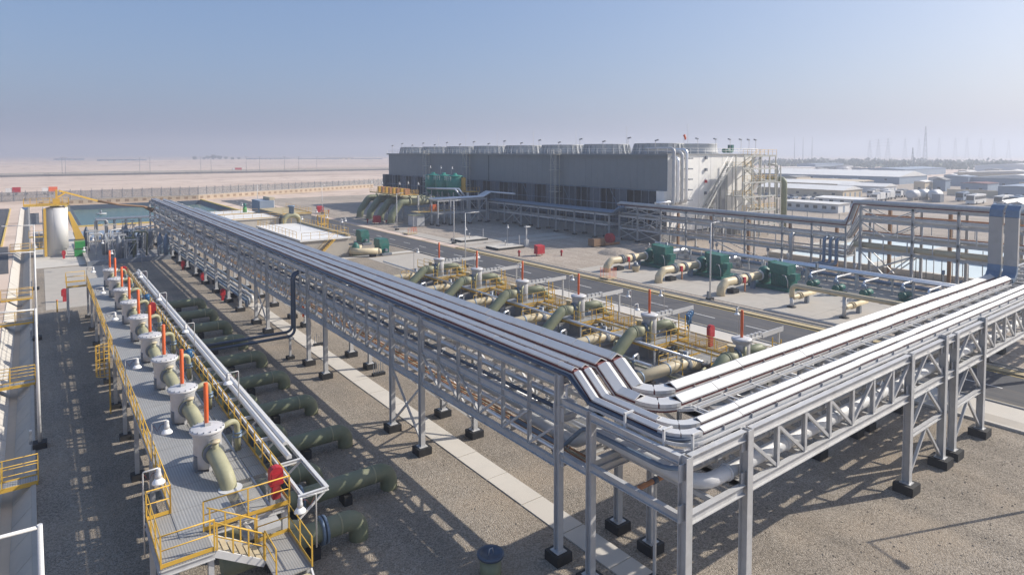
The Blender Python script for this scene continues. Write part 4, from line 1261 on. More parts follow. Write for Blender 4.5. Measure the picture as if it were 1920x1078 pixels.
t = T('yellow_platform', 'yellow steel access platform at the back corner of the white roofed basin', 'platform', (44.2, 121, 0))
for x, y in ((43.6, 119.6), (44.9, 119.6), (44.9, 121.6), (43.6, 121.6)): P('leg', MB().box(x - .08, y - .08, 0, x + .08, y + .08, 5.2), 'yellow', t)
for z in (1.8, 3.4, 5.0):
    P('deck', MB().box(43.5, 119.5, z, 45.0, 121.7, z + .1), 'yellow', t)
    rail(t, [(43.5, 119.5, z), (45, 119.5, z), (45, 121.7, z)], sp=1.0)
t = T('dark_tank_wall', 'dark walled concrete tank with an ochre top behind the white roof', 'tank', (49, 150, 0))
P('wall', MB().box(44.6, 147, -.1, 51.2, 166, 3.0), 'concrete_dark', t)
P('coping', MB().box(44.5, 146.9, 3.0, 51.3, 166.1, 3.3), 'kerb_tan', t)
rail(t, [(44.6, 147, 3.3), (51.2, 147, 3.3), (51.2, 166, 3.3)], sp=2)
t = T('control_kiosk', 'grey and white control kiosk with an ochre roof by the road', 'kiosk', (51, 182, 0))
P('wall', MB().box(48.4, 180, -.1, 52.2, 188, 4.2), 'blue_wall', t)
P('side_wall', MB().box(52.21, 180, -.1, 52.4, 188, 4.2), 'white_wall', t)
P('roof', MB().box(51.2, 180.6, 4.2, 52.6, 187, 5.0), 'cream', t)
P('door', MB().box(50, 179.96, 0, 51, 180, 2.2), 'steel_dark', t)
for i, (x0, y0, x1, y1, h, m) in enumerate(((24.5, 148, 44, 160, 2.4, 'concrete_pale'), (28, 166, 44, 176, 2.0, 'concrete_pale'))):
    t = T('low_slab_tank', 'low pale concrete tank slab beyond the white roof, %s one' % ('nearer' if i == 0 else 'farther'), 'tank', (x0, y0, 0))
    P('wall', MB().box(x0, y0, -.1, x1, y1, h), m, t)
    P('cover', MB().box(x0 - .2, y0 - .2, h, x1 + .2, y1 + .2, h + .2), 'white_roof', t)
    rail(t, [(x0, y0, h + .2), (x1, y0, h + .2)], sp=2)
t = T('green_pump', 'small green pump standing on the pale slab near the ponds', 'pump', (42, 170, 2.2))
P('body', MB().lathe(42, 170, [(.5, 2.2), (.5, 3.2), (.3, 3.6)], 12), 'green', t)
P('motor', MB().lathe(42, 170, [(.35, 3.6), (.35, 4.4), (.1, 4.5)], 12), 'teal', t)
bell('flood_light', 40, 166, 2.2, 2.6, .4, 0, 'white bell flood light on the pale slab near the ponds', None)

# ------------------------------------------------------------------ yard across the road
def flatpad(x0, y0, x1, y1, label):
    t = T('flat_pad', label, 'pad', (x0, y0, 0))
    P('edge', MB().box(x0, y0, -.05, x1, y1, .34), 'black', t)
    P('cover', MB().box(x0 + .12, y0 + .12, .34, x1 - .12, y1 - .12, .42), 'concrete_pale', t)
    P('vent', MB().lathe((x0 + x1) / 2, (y0 + y1) / 2, [(.08, .42), (.08, 1.2), (.16, 1.22), (.16, 1.4)], 8), 'pipe_white', t)
    P('post', MB().box(x1 - .8, y0 + .6, .42, x1 - .7, y0 + .7, 2.3), 'steel', t)
flatpad(65.2, 103, 71.5, 107, 'flat concrete pad with black edges across the road, farther of two')
flatpad(65.0, 90.5, 71.0, 94.4, 'flat concrete pad with black edges across the road, nearer of two')
t = T('vent_mast', 'short steel mast with a white cap beside the nearer flat pad', 'mast', (72.2, 91.5, 0))
P('mast', MB().box(72.1, 91.4, 0, 72.3, 91.6, 3.9), 'steel', t)
P('cap', MB().box(71.9, 91.2, 3.6, 73.0, 91.8, 3.75), 'pipe_white', t)
P('cabinet', MB().box(71.9, 91.2, 0, 72.6, 91.8, 1.3), 'steel', t)
bell('flood_light', 68.4, 92.3, .4, 3.8, .1, 0, 'small white lamp on a thin post over the nearer flat pad')
bell('flood_light', 67.5, 105, .4, 2.2, .1, 0, 'small white lamp on a thin post over the farther flat pad')
def redbox(x, y, label, s=1.0):
    t = T('red_box', label, 'cabinet', (x, y, 0), 'red boxes in the yard')
    P('cabinet', MB().hexa([(x - .8 * s, y - .5 * s, .35), (x + .8 * s, y - .5 * s, .35), (x + .8 * s, y + .5 * s, .35), (x - .8 * s, y + .5 * s, .35), (x - .8 * s, y - .5 * s, 1.7 * s), (x + .8 * s, y - .5 * s, 1.7 * s), (x + .7 * s, y + .5 * s, 1.85 * s), (x - .7 * s, y + .5 * s, 1.85 * s)]), 'red', t)
    for sx in (-.6, .6): P('leg', MB().box(x + sx * s - .05, y - .05, 0, x + sx * s + .05, y + .05, .36), 'red', t)
redbox(67.5, 82.0, 'red sloped box on the gravel across the road, nearest one')
redbox(66, 143, 'red sloped box on the gravel left of the olive pipes, nearer one', 1.1)
redbox(64.5, 178, 'red sloped box on the far gravel beside the hydrant, farthest one', 1.15)
def hydrant(x, y, label):
    t = T('hydrant', label, 'hydrant', (x, y, 0), 'red hydrants')
    P('barrel', MB().lathe(x, y, [(.14, 0), (.14, .8), (.2, .82), (.2, .95), (.08, 1.05)], 10), 'red', t)
    P('outlet', MB().tube([(x - .3, y, .7), (x + .3, y, .7)], .08, 8), 'red', t)
hydrant(70.3, 79.5, 'red hydrant just right of the nearest red box')
hydrant(64.4, 83.6, 'red hydrant just left of the nearest red box')
hydrant(67.6, 141, 'red hydrant beside the red box left of the olive pipes')
hydrant(66.3, 176, 'red hydrant on the far gravel beside the farthest red box')
hydrant(62.9 + 2, 146, 'red hydrant left of the lamp post before the olive pipes')
t = T('barrier_cage', 'cream slatted barrier cage at the drain across the road', 'barrier', (62.3, 61.2, 0))
P('tray', MB().box(61.5, 60.0, .18, 63.2, 61.6, .34), 'cream', t)
for i in range(7): P('bar', MB().box(61.55 + .26 * i, 60.05, .35, 61.59 + .26 * i, 60.09, 1.7), 'orange', t)
for i in range(5): P('bar', MB().box(61.55, 60.3 + .3 * i, .35, 61.59, 60.34 + .3 * i, 1.7), 'orange', t)
t = T('barrier_cage', 'ochre barrier frame on the far roadside before the olive pipes', 'barrier', (63, 121, 0))
P('tray', MB().box(62.3, 119.6, .1, 64.6, 122, .3), 'cream', t)
rail(t, [(62.4, 119.7, .3), (64.5, 119.7, .3), (64.5, 121.9, .3)], m='orange', sp=.8, toe=0)

# pumps
def pumpset(y, label):
    t = T('pump_set', label, 'pump', (66, y, 0), 'green pump sets across the road')
    pp = P('suction_pipe', MB().tube(fil([(66.0, y, -.2), (66.15, y, .9), (67.0, y, 1.55), (74.4, y, 1.55)], .5, 3), .52, 18), 'cream', t)
    for x in (69.0, 69.35, 71.2, 71.5): P('flange', MB().tube([(x, y, 1.55), (x + .12, y, 1.55)], .68, 18), 'steel_dark', pp)
    P('taper_flange', MB().tube([(74.25, y, 1.55), (74.45, y, 1.55)], .66, 18), 'pipe_white', pp)
    vv = P('red_valve', MB().box(69.9, y - .72, 1.2, 70.3, y - .45, 1.9), 'red', pp)
    P('expansion_joint', MB().tube([(69.5, y, 1.55), (71.15, y, 1.55)], .56, 18), 'cream', pp)
    P('saddle', MB().box(68.0, y - .5, 0, 69.2, y + .5, .55), 'black', t)
    P('pipe_prop', MB().box(70.2, y - .65, 0, 70.35, y - .5, 1.3), 'rustline', t)
    P('pipe_prop', MB().box(72.8, y - .3, 0, 73.1, y + .3, 1.1), 'bluegrey', t)
    P('base_frame', MB().box(73.9, y - 4.3, .06, 77.6, y + 1.3, .5), 'teal', t)
    P('base_plinth', MB().box(73.6, y - 4.6, -.05, 77.9, y + 1.6, .1), 'concrete_dark', t)
    v = P('volute', MB().tube([(75.6, y - .75, 1.5), (75.6, y - .45, 1.5), (75.6, y, 1.5), (75.6, y + .45, 1.5), (75.6, y + .75, 1.5)], [.55, 1.02, 1.18, 1.02, .5], 22), 'teal', t)
    P('volute_foot', MB().box(74.9, y - .4, .5, 76.4, y + .4, .9), 'teal', v)
    P('inlet', MB().tube([(74.4, y, 1.55), (75.2, y, 1.55)], [.5, .75], 16), 'teal', v)
    P('vent_pipe', MB().tube([(75.6, y + .2, 2.5), (75.6, y + .2, 3.4)], .07, 8), 'steel', v)
    P('coupling', MB().tube([(75.6, y - .75, 1.5), (75.6, y - 1.4, 1.5)], .32, 12), 'steel', t)
    P('motor_body', MB().box(74.75, y - 4.0, .55, 76.5, y - 1.4, 2.15), 'teal', t)
    fin = MB().box(-.05, 0, 0, 0, .12, 1.3).mesh('fin', 'teal')
    for i in range(9): I('fin', fin, (74.75, y - 3.8 + .27 * i, .7), t)
    P('cooler', MB().hexa([(74.6, y - 3.7, 2.17), (76.6, y - 3.7, 2.17), (76.6, y - 1.3, 2.17), (74.6, y - 1.3, 2.17), (74.6, y - 3.7, 3.25), (76.6, y - 3.7, 3.25), (76.6, y - 1.3, 3.4), (74.6, y - 1.3, 3.4)]), 'teal', t)
    P('cooler_cap', MB().box(74.8, y - 1.28, 2.6, 76.4, y - .95, 3.5), 'teal', t)
    P('terminal_box', MB().box(74.7, y - 4.7, 1.5, 75.9, y - 4.02, 2.3), 'teal', t)
    P('cable_loop', MB().tube(fil([(74.6, y - 3.0, 2.0), (74.3, y - 3.6, 2.1), (74.2, y - 4.0, 1.4), (74.2, y - 4.0, .5)], .3, 4), .05, 6), 'steel', t)
    P('discharge_pipe', MB().tube(fil([(76.4, y, 1.6), (84.5, y, 1.6), (84.5, y, .2)], .6, 5), .42, 14), 'silver', t)
    P('discharge_valve', MB().lathe(79.5, y, [(.55, .6), (.65, 1.5), (.5, 2.3), (.2, 2.5), (.2, 3.2)], 14), 'steel_dark', t)
for y, l in ((64.75, 'farthest'), (55.1, 'middle'), (45.45, 'nearest')):
    pumpset(y, 'green motor pump with a cream suction pipe across the road, %s of three' % l)
cabinet(78.6, 53.8, 0, 'red hose cabinet behind the middle green pump', 1.2)
t = T('flower_tub', 'pale planter tub on the apron by the farthest pump pipe', 'tub', (69.6, 62.3, 0))
P('tub', MB().lathe(69.6, 62.3, [(.4, .02), (.62, .8), (.62, .9)], 14), 'cream', t)
P('lid', MB().lathe(69.6, 62.3, [(.64, .9), (.3, 1.15), (.3, 1.4)], 14), 'steel_dark', t)
# cream pipe frame
t = T('cream_pipe_frame', 'cream header pipe on two legs in front of the bright cable trays', 'pipe', (67.5, 37.2, 0))
P('header', MB().tube(fil([(67.5, 37.2, 1.2), (67.5, 37.2, 2.5), (67.5, 20, 2.5)], .6, 5), .27, 14), 'cream', t)
for y in (37.2, 31.4, 25.6):
    P('leg', MB().tube([(67.5, y, 0), (67.5, y, 1.15 if y > 37 else 2.3)], .2, 12), 'pipe_white' if y > 37 else 'steel', t)
    P('foot', MB().lathe(67.5, y, [(.5, 0), (.5, .12), (.25, .2)], 12), 'black', t)
    b = P('branch', MB().tube(fil([(67.5, y, 1.1), (67.9, y, 1.1), (72.5, y, 1.1)], .2, 3), .27, 14), 'cream', t)
    for x in (69.0, 69.4): P('flange', MB().tube([(x, y, 1.1), (x + .1, y, 1.1)], .38, 14), 'cream', b)
    P('prop', MB().box(70.6, y - .2, 0, 71.0, y + .2, .85), 'steel_dark', t)
# small green pumps and silver pipework behind
for i, (x, y) in enumerate(((78.5, 40.5), (78.3, 37.2), (78.2, 33.9), (80.5, 30.6), (79.0, 27.4))):
    t = T('small_pump', 'small green pump behind the cream header, %s of five from the left' % TH[i], 'pump', (x, y, 0), 'small green pumps behind the cream header')
    P('skid', MB().box(x - 1.3, y - .5, 0, x + 1.3, y + .5, .3), 'teal', t)
    P('motor', MB().tube([(x - .2, y, .8), (x + 1.1, y, .8)], .38, 12), 'teal', t)
    P('volute', MB().tube([(x - .9, y, .8), (x - .7, y, .8), (x - .4, y, .8)], [.3, .5, .3], 12), 'teal', t)
    P('riser', MB().tube(fil([(x - .65, y, 1.1), (x - .65, y, 2.2), (x + 3, y, 2.2)], .3, 4), .14, 10), 'silver', t)
    P('valve', MB().lathe(x - .65, y, [(.25, 1.4), (.3, 1.7), (.2, 1.9)], 10), 'bluegrey', t)
for i, (x, z, r, y0, y1, m) in enumerate(((82.5, 2.2, .16, 58, 22, 'silver'), (83.1, 2.25, .22, 70, 18, 'silver'), (84.0, 2.0, .14, 66, 16, 'steel'), (85.2, 1.0, .25, 72, 14, 'bluegrey'), (88.6, 1.2, .35, 60, 14, 'silver'), (89.6, 1.1, .2, 70, 14, 'steel'))):
    t = T('yard_pipe', 'low silver pipe run behind the green pumps, %s from the road' % TH[i], 'pipe', (x, y1, 0))
    P('pipe', MB().tube([(x, y0, z), (x, (y0 + y1) / 2, z), (x, y1, z)], r, 10), m, t)
    y = y1 + 2
    while y < y0:
        P('support', MB().box(x - .1, y - .1, 0, x + .1, y + .1, z - r + .02), 'steel', t); y += 6.5
for i in range(14):
    x, y = random.uniform(80, 91), random.uniform(22, 68)
    t = T('instrument_stand', 'thin instrument stand among the silver yard pipes, %s of fourteen from the right' % TH[i], 'stand', (x, y, 0), 'instrument stands in the pump yard')
    h = random.uniform(1.4, 3.4)
    P('post', MB().box(x - .05, y - .05, 0, x + .05, y + .05, h), 'steel', t)
    P('box', MB().box(x - .22, y - .1, h - .5, x + .22, y + .12, h), random.choice(['steel', 'bluegrey', 'steel_dark']), t)
G('pale_basin_floor', MB().box(99, 26, -.1, 138, 58, .03), 'pale_floor')
for i, (x0, y0, x1, y1) in enumerate(((98.5, 42, 138.5, 42.8), (116, 26, 116.8, 58), (98.2, 25.4, 98.98, 58.6), (98.5, 58.1, 138.5, 58.7))):
    S('basin_wall', MB().box(x0, y0, -.1, x1, y1, .8), 'concrete_pale', 'low pale concrete wall dividing the pale blue basins, %s one' % TH[i], 'wall', (x0, y0, 0))
S('sand_heap', MB().lathe(80, 76, [(3.4, 0), (2.6, .38), (1.8, .65), (.9, .85), (.01, .9)], 13, 0), 'gravel_far', 'low grey heap of sand beside the cooling tower pipe rack', 'heap', (80, 76, 0))
S('sand_heap', MB().lathe(85.5, 74.5, [(2.6, 0), (2.0, .35), (.9, .7), (.01, .75)], 11, 0), 'gravel_far', 'smaller darker heap right of the grey sand heap', 'heap', (85.5, 74.5, 0))
t = T('site_trailer', 'brown site trailer with a red reel beside the pipe rack in shadow', 'trailer', (84, 84, 0))
P('crate', MB().box(81.4, 83, .2, 84.2, 84.6, 1.5), 'brown', t)
P('reel', MB().tube([(85.6, 83.6, 1.3), (86.6, 83.6, 1.3)], .95, 16), 'red', t)
P('frame', MB().box(84.4, 83, .1, 88.2, 84.4, .5), 'rustline', t)
P('box', MB().box(87.0, 83, .5, 88.4, 84.2, 1.4), 'steel_dark', t)

# ------------------------------------------------------------------ far racks C and D
def plainrack(name, label, ax, pos, runs, levels, colz, m='steel', w=.26):
    """ax: 'y' rack runs along y between columns; pos = the two side coordinates"""
    t = T(name, label, 'pipe rack', (pos[0], runs[0], 0) if ax == 'y' else (runs[0], pos[0], 0))
    pt = (lambda s, r, z: (s, r, z)) if ax == 'y' else (lambda s, r, z: (r, s, z))
    up = (0, 1, 0)
    for r in runs:
        for s in pos:
            a = pt(s, r, .3); b = pt(s, r, colz)
            c = P('column', MB().ibeam(a, b, w, w, up), m, t)
            q = pt(s, r, 0)
            P('plinth', MB().box(q[0] - .38, q[1] - .38, -.05, q[0] + .38, q[1] + .38, .32), 'black', c)
        for z in levels: P('cross_beam', MB().bar(pt(pos[0], r, z), pt(pos[1], r, z), .16, .24), m, t)
    for a, b in zip(runs, runs[1:]):
        for s in pos:
            for z in levels: P('beam', MB().ibeam(pt(s, a, z), pt(s, b, z), .38, .2), m, t)
    return t, pt
RC, pt = plainrack('pipe_rack', 'pipe rack beyond the pumps carrying a fat grey duct, lower section', 'y', (92.8, 95.6), [87.5, 82.7, 77, 71.2, 65.5, 59.4, 52.9, 48.2, 43.2], (6.7, 4.85, 2.45), 6.9)
for a, b in ((87.5, 82.7), (82.7, 77)):
    for s in (92.8, 95.6):
        for z0, z1 in ((.4, 2.3), (2.6, 4.7), (5.0, 6.5)):
            P('brace', MB().bar((s, a, z0), (s, b, z1), .12, .12, (1, 0, 0)), 'steel', RC)
            if z0 < 1 or a < 85: P('brace', MB().bar((s + .08, b, z0), (s + .08, a, z1), .12, .12, (1, 0, 0)), 'steel', RC)
for s in (92.8, 95.6): P('brace', MB().bar((s, 59.4, .4), (s, 65.5, 2.3), .14, .14, (1, 0, 0)), 'steel', RC)
for a in (72.6, 74.1, 75.6, 78.4, 80): P('hanger', MB().bar((92.8, a, 2.6), (92.8, a - 1.2, 4.7), .12, .12, (1, 0, 0)), 'steel', RC)
RC2, pt = plainrack('pipe_rack', 'taller pipe rack section at the right with four tiers behind the risers', 'y', (92.4, 95.4), [41.0, 34.4, 29.2, 23.5, 17.8], (9.8, 7.9, 5.6, 3.8), 10.0, 'steel', .32)
for s in (92.4, 95.4):
    m_ = 37.7
    for z0, z1 in ((.5, 3.6), (5.8, 7.7), (8.1, 9.6)):
        P('brace', MB().bar((s, 41, z1), (s, m_, z0), .14, .14, (1, 0, 0)), 'steel', RC2)
        P('brace', MB().bar((s, 34.4, z1), (s, m_, z0), .14, .14, (1, 0, 0)), 'steel', RC2)
    P('brace', MB().bar((s, 41, .5), (s, 34.4, 3.6), .14, .14, (1, 0, 0)), 'steel', RC2)
for i in range(9):
    P('brown_column', MB().box(96.2, 83 - i * 7.4, 0, 96.6, 83.4 - i * 7.4, 6.5 if i < 6 else 9.4), 'brown', RC if i < 6 else RC2)
S('grey_duct', MB().tube([(93.4, 88.4, 7.0), (93.4, 87.6, 7.35), (93.4, 43.6, 7.35), (93.4, 42.9, 8.2), (93.4, 42.2, 10.45), (93.4, 16, 10.45)], .36, 14), 'steel', 'fat grey duct along the top of the rack beyond the pumps', 'duct', (93.4, 60, 7))
for i, (x, dz, r, m) in enumerate(((92.75, .28, .09, 'maroon'), (94.1, .3, .14, 'silver'), (94.6, .28, .12, 'rustline'), (95.1, .3, .16, 'silver'))):
    S('rack_top_line', MB().tube([(x, 88, 6.75 + dz), (x, 43.2, 6.75 + dz), (x, 42.2, 9.85 + dz), (x, 16, 9.85 + dz)], r, 8), m, 'slim line beside the fat grey duct, %s from the road' % TH[i], 'pipe', (x, 60, 7))
for i, (z, z2, x, r, m) in enumerate(((4.95, 8.0, 93.3, .16, 'silver'), (4.95, 8.0, 94.4, .22, 'steel'), (2.55, 5.7, 93.5, .15, 'steel'), (2.55, 5.7, 94.6, .2, 'silver'))):
    S('rack_line', MB().tube([(x, 90, z + r + .1), (x, 43.2, z + r + .1), (x, 41.5, z2 + r + .1), (x, 16, z2 + r + .1)], r, 8), m, 'pipe inside the rack beyond the pumps, %s counted from the middle tier' % TH[i], 'pipe', (x, 60, z))
for y in range(20, 42, 3):
    P('hanger', MB().box(92.33, y - .06, 4.0, 92.45, y + .06, 5.4), 'steel', RC2); P('hanger', MB().box(92.33, y + 1.2, 5.8, 92.45, y + 1.32, 7.7), 'steel', RC2)
for y in range(45, 86, 3):
    P('hanger', MB().box(92.74, y - .05, 2.6, 92.84, y + .05, 4.7), 'steel', RC)
    if y % 2: P('brace', MB().bar((92.8, y, 5.0), (92.8, y + 2.8, 6.5), .08, .08, (1, 0, 0)), 'steel', RC)
for i, (z, z2, x, r, m) in enumerate(((5.5, 8.5, 92.9, .1, 'pipe_white'), (5.4, 8.6, 95.2, .14, 'rustline'), (3.1, 6.2, 93.0, .12, 'silver'), (3.0, 6.3, 94.0, .1, 'rustline'), (3.2, 6.1, 95.3, .16, 'steel'), (5.6, 8.5, 93.9, .09, 'bluegrey'))):
    S('rack_line', MB().tube([(x, 90, z), (x, 43.2, z), (x, 41.5, z2), (x, 16, z2)], r, 8), m, 'slim extra pipe inside the rack beyond the pumps, %s from the road side' % TH[i], 'pipe', (x, 60, z))
S('olive_header', MB().tube([(92.9, 42, 4.45), (92.9, 16, 4.45)], .42, 12), 'cream', 'long ochre header pipe on the lowest tier of the taller rack', 'pipe', (92.9, 42, 4.45))
for i, y in enumerate((44.2, 45.1, 46.0)):
    S('drop_pipe', MB().tube(fil([(93.6, y, 4.9), (92.2, y, 4.9), (92.2, y, 1.3), (88, y + .6, 1.3)], .6, 5), .24, 12), 'bluegrey', 'grey pipe dropping from the rack into the pump yard, %s of three' % TH[i], 'pipe', (92, y, 1))
S('drop_pipe', MB().tube(fil([(93.6, 51.2, 4.9), (92.3, 51.2, 4.9), (92.3, 51.2, .1)], .5, 5), .3, 12), 'steel', 'single fat pipe dropping from the rack left of the three grey drops', 'pipe', (92, 51, 1))
for i in range(22):
    x, y = random.uniform(96.8, 99), 19 + i * 1.05
    S('conduit_riser', MB().tube([(x, y, 0), (x, y, random.uniform(2.5, 4.6))], .06, 6), random.choice(['steel', 'steel_dark', 'pipe_white']), 'thin conduit riser behind the taller rack, %s of a dense row of them' % CARD[i], 'conduit', (x, y, 0), 'conduit risers behind the taller rack')
t = T('white_duct', 'short bright silver duct lying above the rack by the tower corner', 'duct', (92, 78, 7.6))
P('duct', MB().tube([(92.2, 77.8, 8.0), (99.5, 77.8, 8.0)], .25, 10), 'silver', t)
P('saddle', MB().box(95.6, 77.6, 6.9, 95.9, 78.0, 7.78), 'steel', t)
RD, pt = plainrack('pipe_rack', 'pipe rack standing along the shaded foot of the cooling tower', 'y', (91.0, 94.0), [131, 124, 117.4, 110.9, 104.8, 98.8, 92.6, 88.6], (5.0, 3.0), 5.2)
for s in (91.0, 94.0):
    P('brace', MB().bar((s, 124, .4), (s, 117.4, 4.8), .12, .12, (1, 0, 0)), 'steel', RD); P('brace', MB().bar((s + .08, 117.4, .4), (s + .08, 124, 4.8), .12, .12, (1, 0, 0)), 'steel', RD)
for i, (x, r) in enumerate(((91.3, .2), (91.9, .26), (92.6, .18), (93.3, .3))):
    S('rack_line', MB().tube([(x, 131, 5.3 + r), (x, 88, 5.3 + r), (x, 86, 6.8)], r, 8), 'bluegrey', 'dark pipe on the rack at the cooling tower foot, %s from the road' % TH[i], 'pipe', (x, 110, 5.3))
RE, pt = plainrack('pipe_rack', 'short pipe rack turning from the cooling tower towards the road', 'x', (129.6, 132.6), [75.5, 79, 84.5, 89.5], (6.0, 3.0), 6.2)
P('brace', MB().bar((84.5, 129.6, .4), (89.5, 129.6, 5.8), .12, .12, (0, 1, 0)), 'steel', RE); P('brace', MB().bar((89.5, 129.66, .4), (84.5, 129.66, 5.8), .12, .12, (0, 1, 0)), 'steel', RE)
for i, y in enumerate((129.7, 130.4, 131.2, 132.1)):
    S('rack_line', MB().tube([(74.5, y, 6.45), (88.5, y, 6.45), (91, y, 7.6), (91, y - 10, 7.6)], .22, 8), 'silver', 'bright pipe on the short rack by the road, %s to the camera' % ORD[i], 'pipe', (75, y, 6.4))

# ------------------------------------------------------------------ cooling tower
CX, CY0, CY1, CZ = 97.0, 79.0, 200.0, 17.1
ct = T('cooling_tower', 'long grey cooling tower with a row of round fan stacks', 'cooling tower', (CX, CY0, 0))
P('basin', MB().box(95.0, 78.6, -.1, 127, 202, 1.7), 'concrete_dark', ct)
P('fill', MB().box(99.5, 80.2, 1.71, 125, 199.5, 10.0), 'fill', ct)
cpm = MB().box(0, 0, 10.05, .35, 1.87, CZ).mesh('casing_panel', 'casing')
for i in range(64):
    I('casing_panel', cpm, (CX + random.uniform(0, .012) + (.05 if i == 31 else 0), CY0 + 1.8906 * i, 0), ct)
P('casing_joint', MB().box(CX - .03, CY0 + 60.3, 10.03, CX + .2, CY0 + 60.55, CZ + .01), 'fill', ct)
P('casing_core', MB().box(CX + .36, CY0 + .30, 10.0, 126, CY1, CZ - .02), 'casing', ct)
P('deck', MB().box(CX - .5, CY0 - .4, CZ + .003, 127.4, CY1 + .6, CZ + .12), 'stack', ct)
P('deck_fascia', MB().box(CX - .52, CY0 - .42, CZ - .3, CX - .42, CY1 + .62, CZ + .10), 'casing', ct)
k = 0
x = CX + .05
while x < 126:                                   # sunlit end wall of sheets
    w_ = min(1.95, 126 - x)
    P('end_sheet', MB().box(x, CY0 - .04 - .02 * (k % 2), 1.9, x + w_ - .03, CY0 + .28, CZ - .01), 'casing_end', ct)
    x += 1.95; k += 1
y = CY0 + .3
i = 0
pm_ = MB().box(-.06, -.06, 0, .06, .06, 8.3).mesh('louver_post', 'steel_dark')
while y < 201.5:
    I('louver_post', pm_, (96.6, y, 1.71), ct); y += 1.95
for z in (3.6, 6.9, 9.95):
    P('girt', MB().box(96.42, CY0 + .2, z - .06, 96.52, 201.5, z + .06), 'bluegrey', ct)
for i in range(16):
    y = CY0 + 3 + 7.56 * i
    P('louver_panel', MB().box(97.2, y, 1.72, 97.3, y + 3.4, 9.8), 'louver' if i % 3 else 'fill', ct)
for y in (90, 105, 120, 148, 170, 185):
    P('louver_brace', MB().bar((96.75, y, 3.7), (96.75, y + 3.9, 9.8), .1, .1, (1, 0, 0)), 'bluegrey', ct)
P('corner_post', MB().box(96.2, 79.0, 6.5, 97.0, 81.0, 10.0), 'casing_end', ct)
P('end_louver_wall', MB().box(95.6, 200.1, 1.72, 126, 201.9, 10.0), 'fill', ct)
# fan stacks
sm = MB().lathe(0, 0, [(5.35, 0), (5.1, .5), (4.98, 1.1), (4.95, 2.0), (5.03, 2.15), (4.83, 2.15), (4.75, 1.2), (5.0, .05)], 44).mesh('fan_stack', 'stack')
rb = MB().hexa([(5.1, -.06, 0), (5.7, -.06, 0), (5.7, .06, 0), (5.1, .06, 0), (4.9, -.06, 2.05), (5.15, -.06, 2.05), (5.15, .06, 2.05), (4.9, .06, 2.05)]).mesh('rib', 'stack')
for row, xs in enumerate((CX + 6.5, CX + 18)):
    for i in range(8 if row == 0 else 1):
        yc = CY0 + 7.56 + 15.125 * i
        f = I('fan_stack', sm, (xs, yc, CZ + .12), ct)
        for kk in range(24 if row == 0 else 0):
            r_ = bpy.data.objects.new('rib', rb); col.objects.link(r_); r_.parent = f; r_.rotation_euler = (0, 0, 2 * math.pi * kk / 24)
rail(ct, [(CX - .45, CY1, CZ + .12), (CX - .45, CY0 - .35, CZ + .12), (127.3, CY0 - .35, CZ + .12), (127.3, CY0 + 40, CZ + .12)], m='casing_end', sp=2.4, toe=0, r=.035)
# roof edge lamps and lightning rods
for i in range(17):
    y = CY0 + 3 + 7.2 * i
    t = T('roof_lamp', 'small dark flood lamp on the cooling tower roof edge, %s from the sunlit end' % CARD[i], 'flood light', (CX, y, CZ), 'lamps along the cooling tower roof')
    h = 3.3 if i % 2 else 2.7
    P('post', MB().box(CX - .03, y - .03, CZ + .1, CX + .04, y + .04, CZ + h), 'steel', t)
    P('lamp_head', MB().bar((CX - .1, y, CZ + h), (CX + .1, y - .75, CZ + h + .18), .4, .22), 'steel_dark', t)
for i in range(7):
    y = CY0 + 6 + 17.5 * i
    S('lightning_rod', MB().tube([(CX + 14, y, CZ), (CX + 14, y, CZ + 6.5)], .045, 5), 'steel', 'thin lightning rod on the cooling tower roof, %s from the sunlit end' % CARD[i], 'lightning rod', (CX + 14, y, CZ))
for i, x in enumerate((106, 112, 117, 121, 124, 126.6)):
    t = T('roof_lamp', 'small dark flood lamp above the sunlit end wall, %s from the silver pipes' % TH[i], 'flood light', (x, CY0, CZ), 'lamps above the sunlit end wall')
    P('post', MB().box(x - .03, CY0 - .3, CZ + .1, x + .04, CY0 - .23, CZ + 3.1), 'steel', t)
    P('lamp_head', MB().bar((x, CY0 - .3, CZ + 3.1), (x - .7, CY0 - .3, CZ + 3.25), .35, .22), 'steel_dark', t)
t = T('wind_sock', 'small orange wind sock above the cooling tower roof', 'wind sock', (111, 86, CZ))
P('pole', MB().box(110.97, 85.97, CZ, 111.03, 86.03, CZ + 4.4), 'steel', t)
P('sock', MB().tube([(111, 86, CZ + 4.2), (111.2, 85.8, CZ + 3.5), (111.2, 85.8, CZ + 3.1)], [.28, .22, .14], 10), 'orange', t)
t = T('roof_fan_drive', 'dark green fan drive standing at the end of the tower roof', 'motor', (121, 83, CZ))
P('body', MB().tube([(121, 83, CZ + .8), (124, 83, CZ + .8)], .5, 14), 'teal', t)
P('cowl', MB().box(123.2, 82.5, CZ + .8, 124.0, 83.5, CZ + 2.1), 'teal', t)
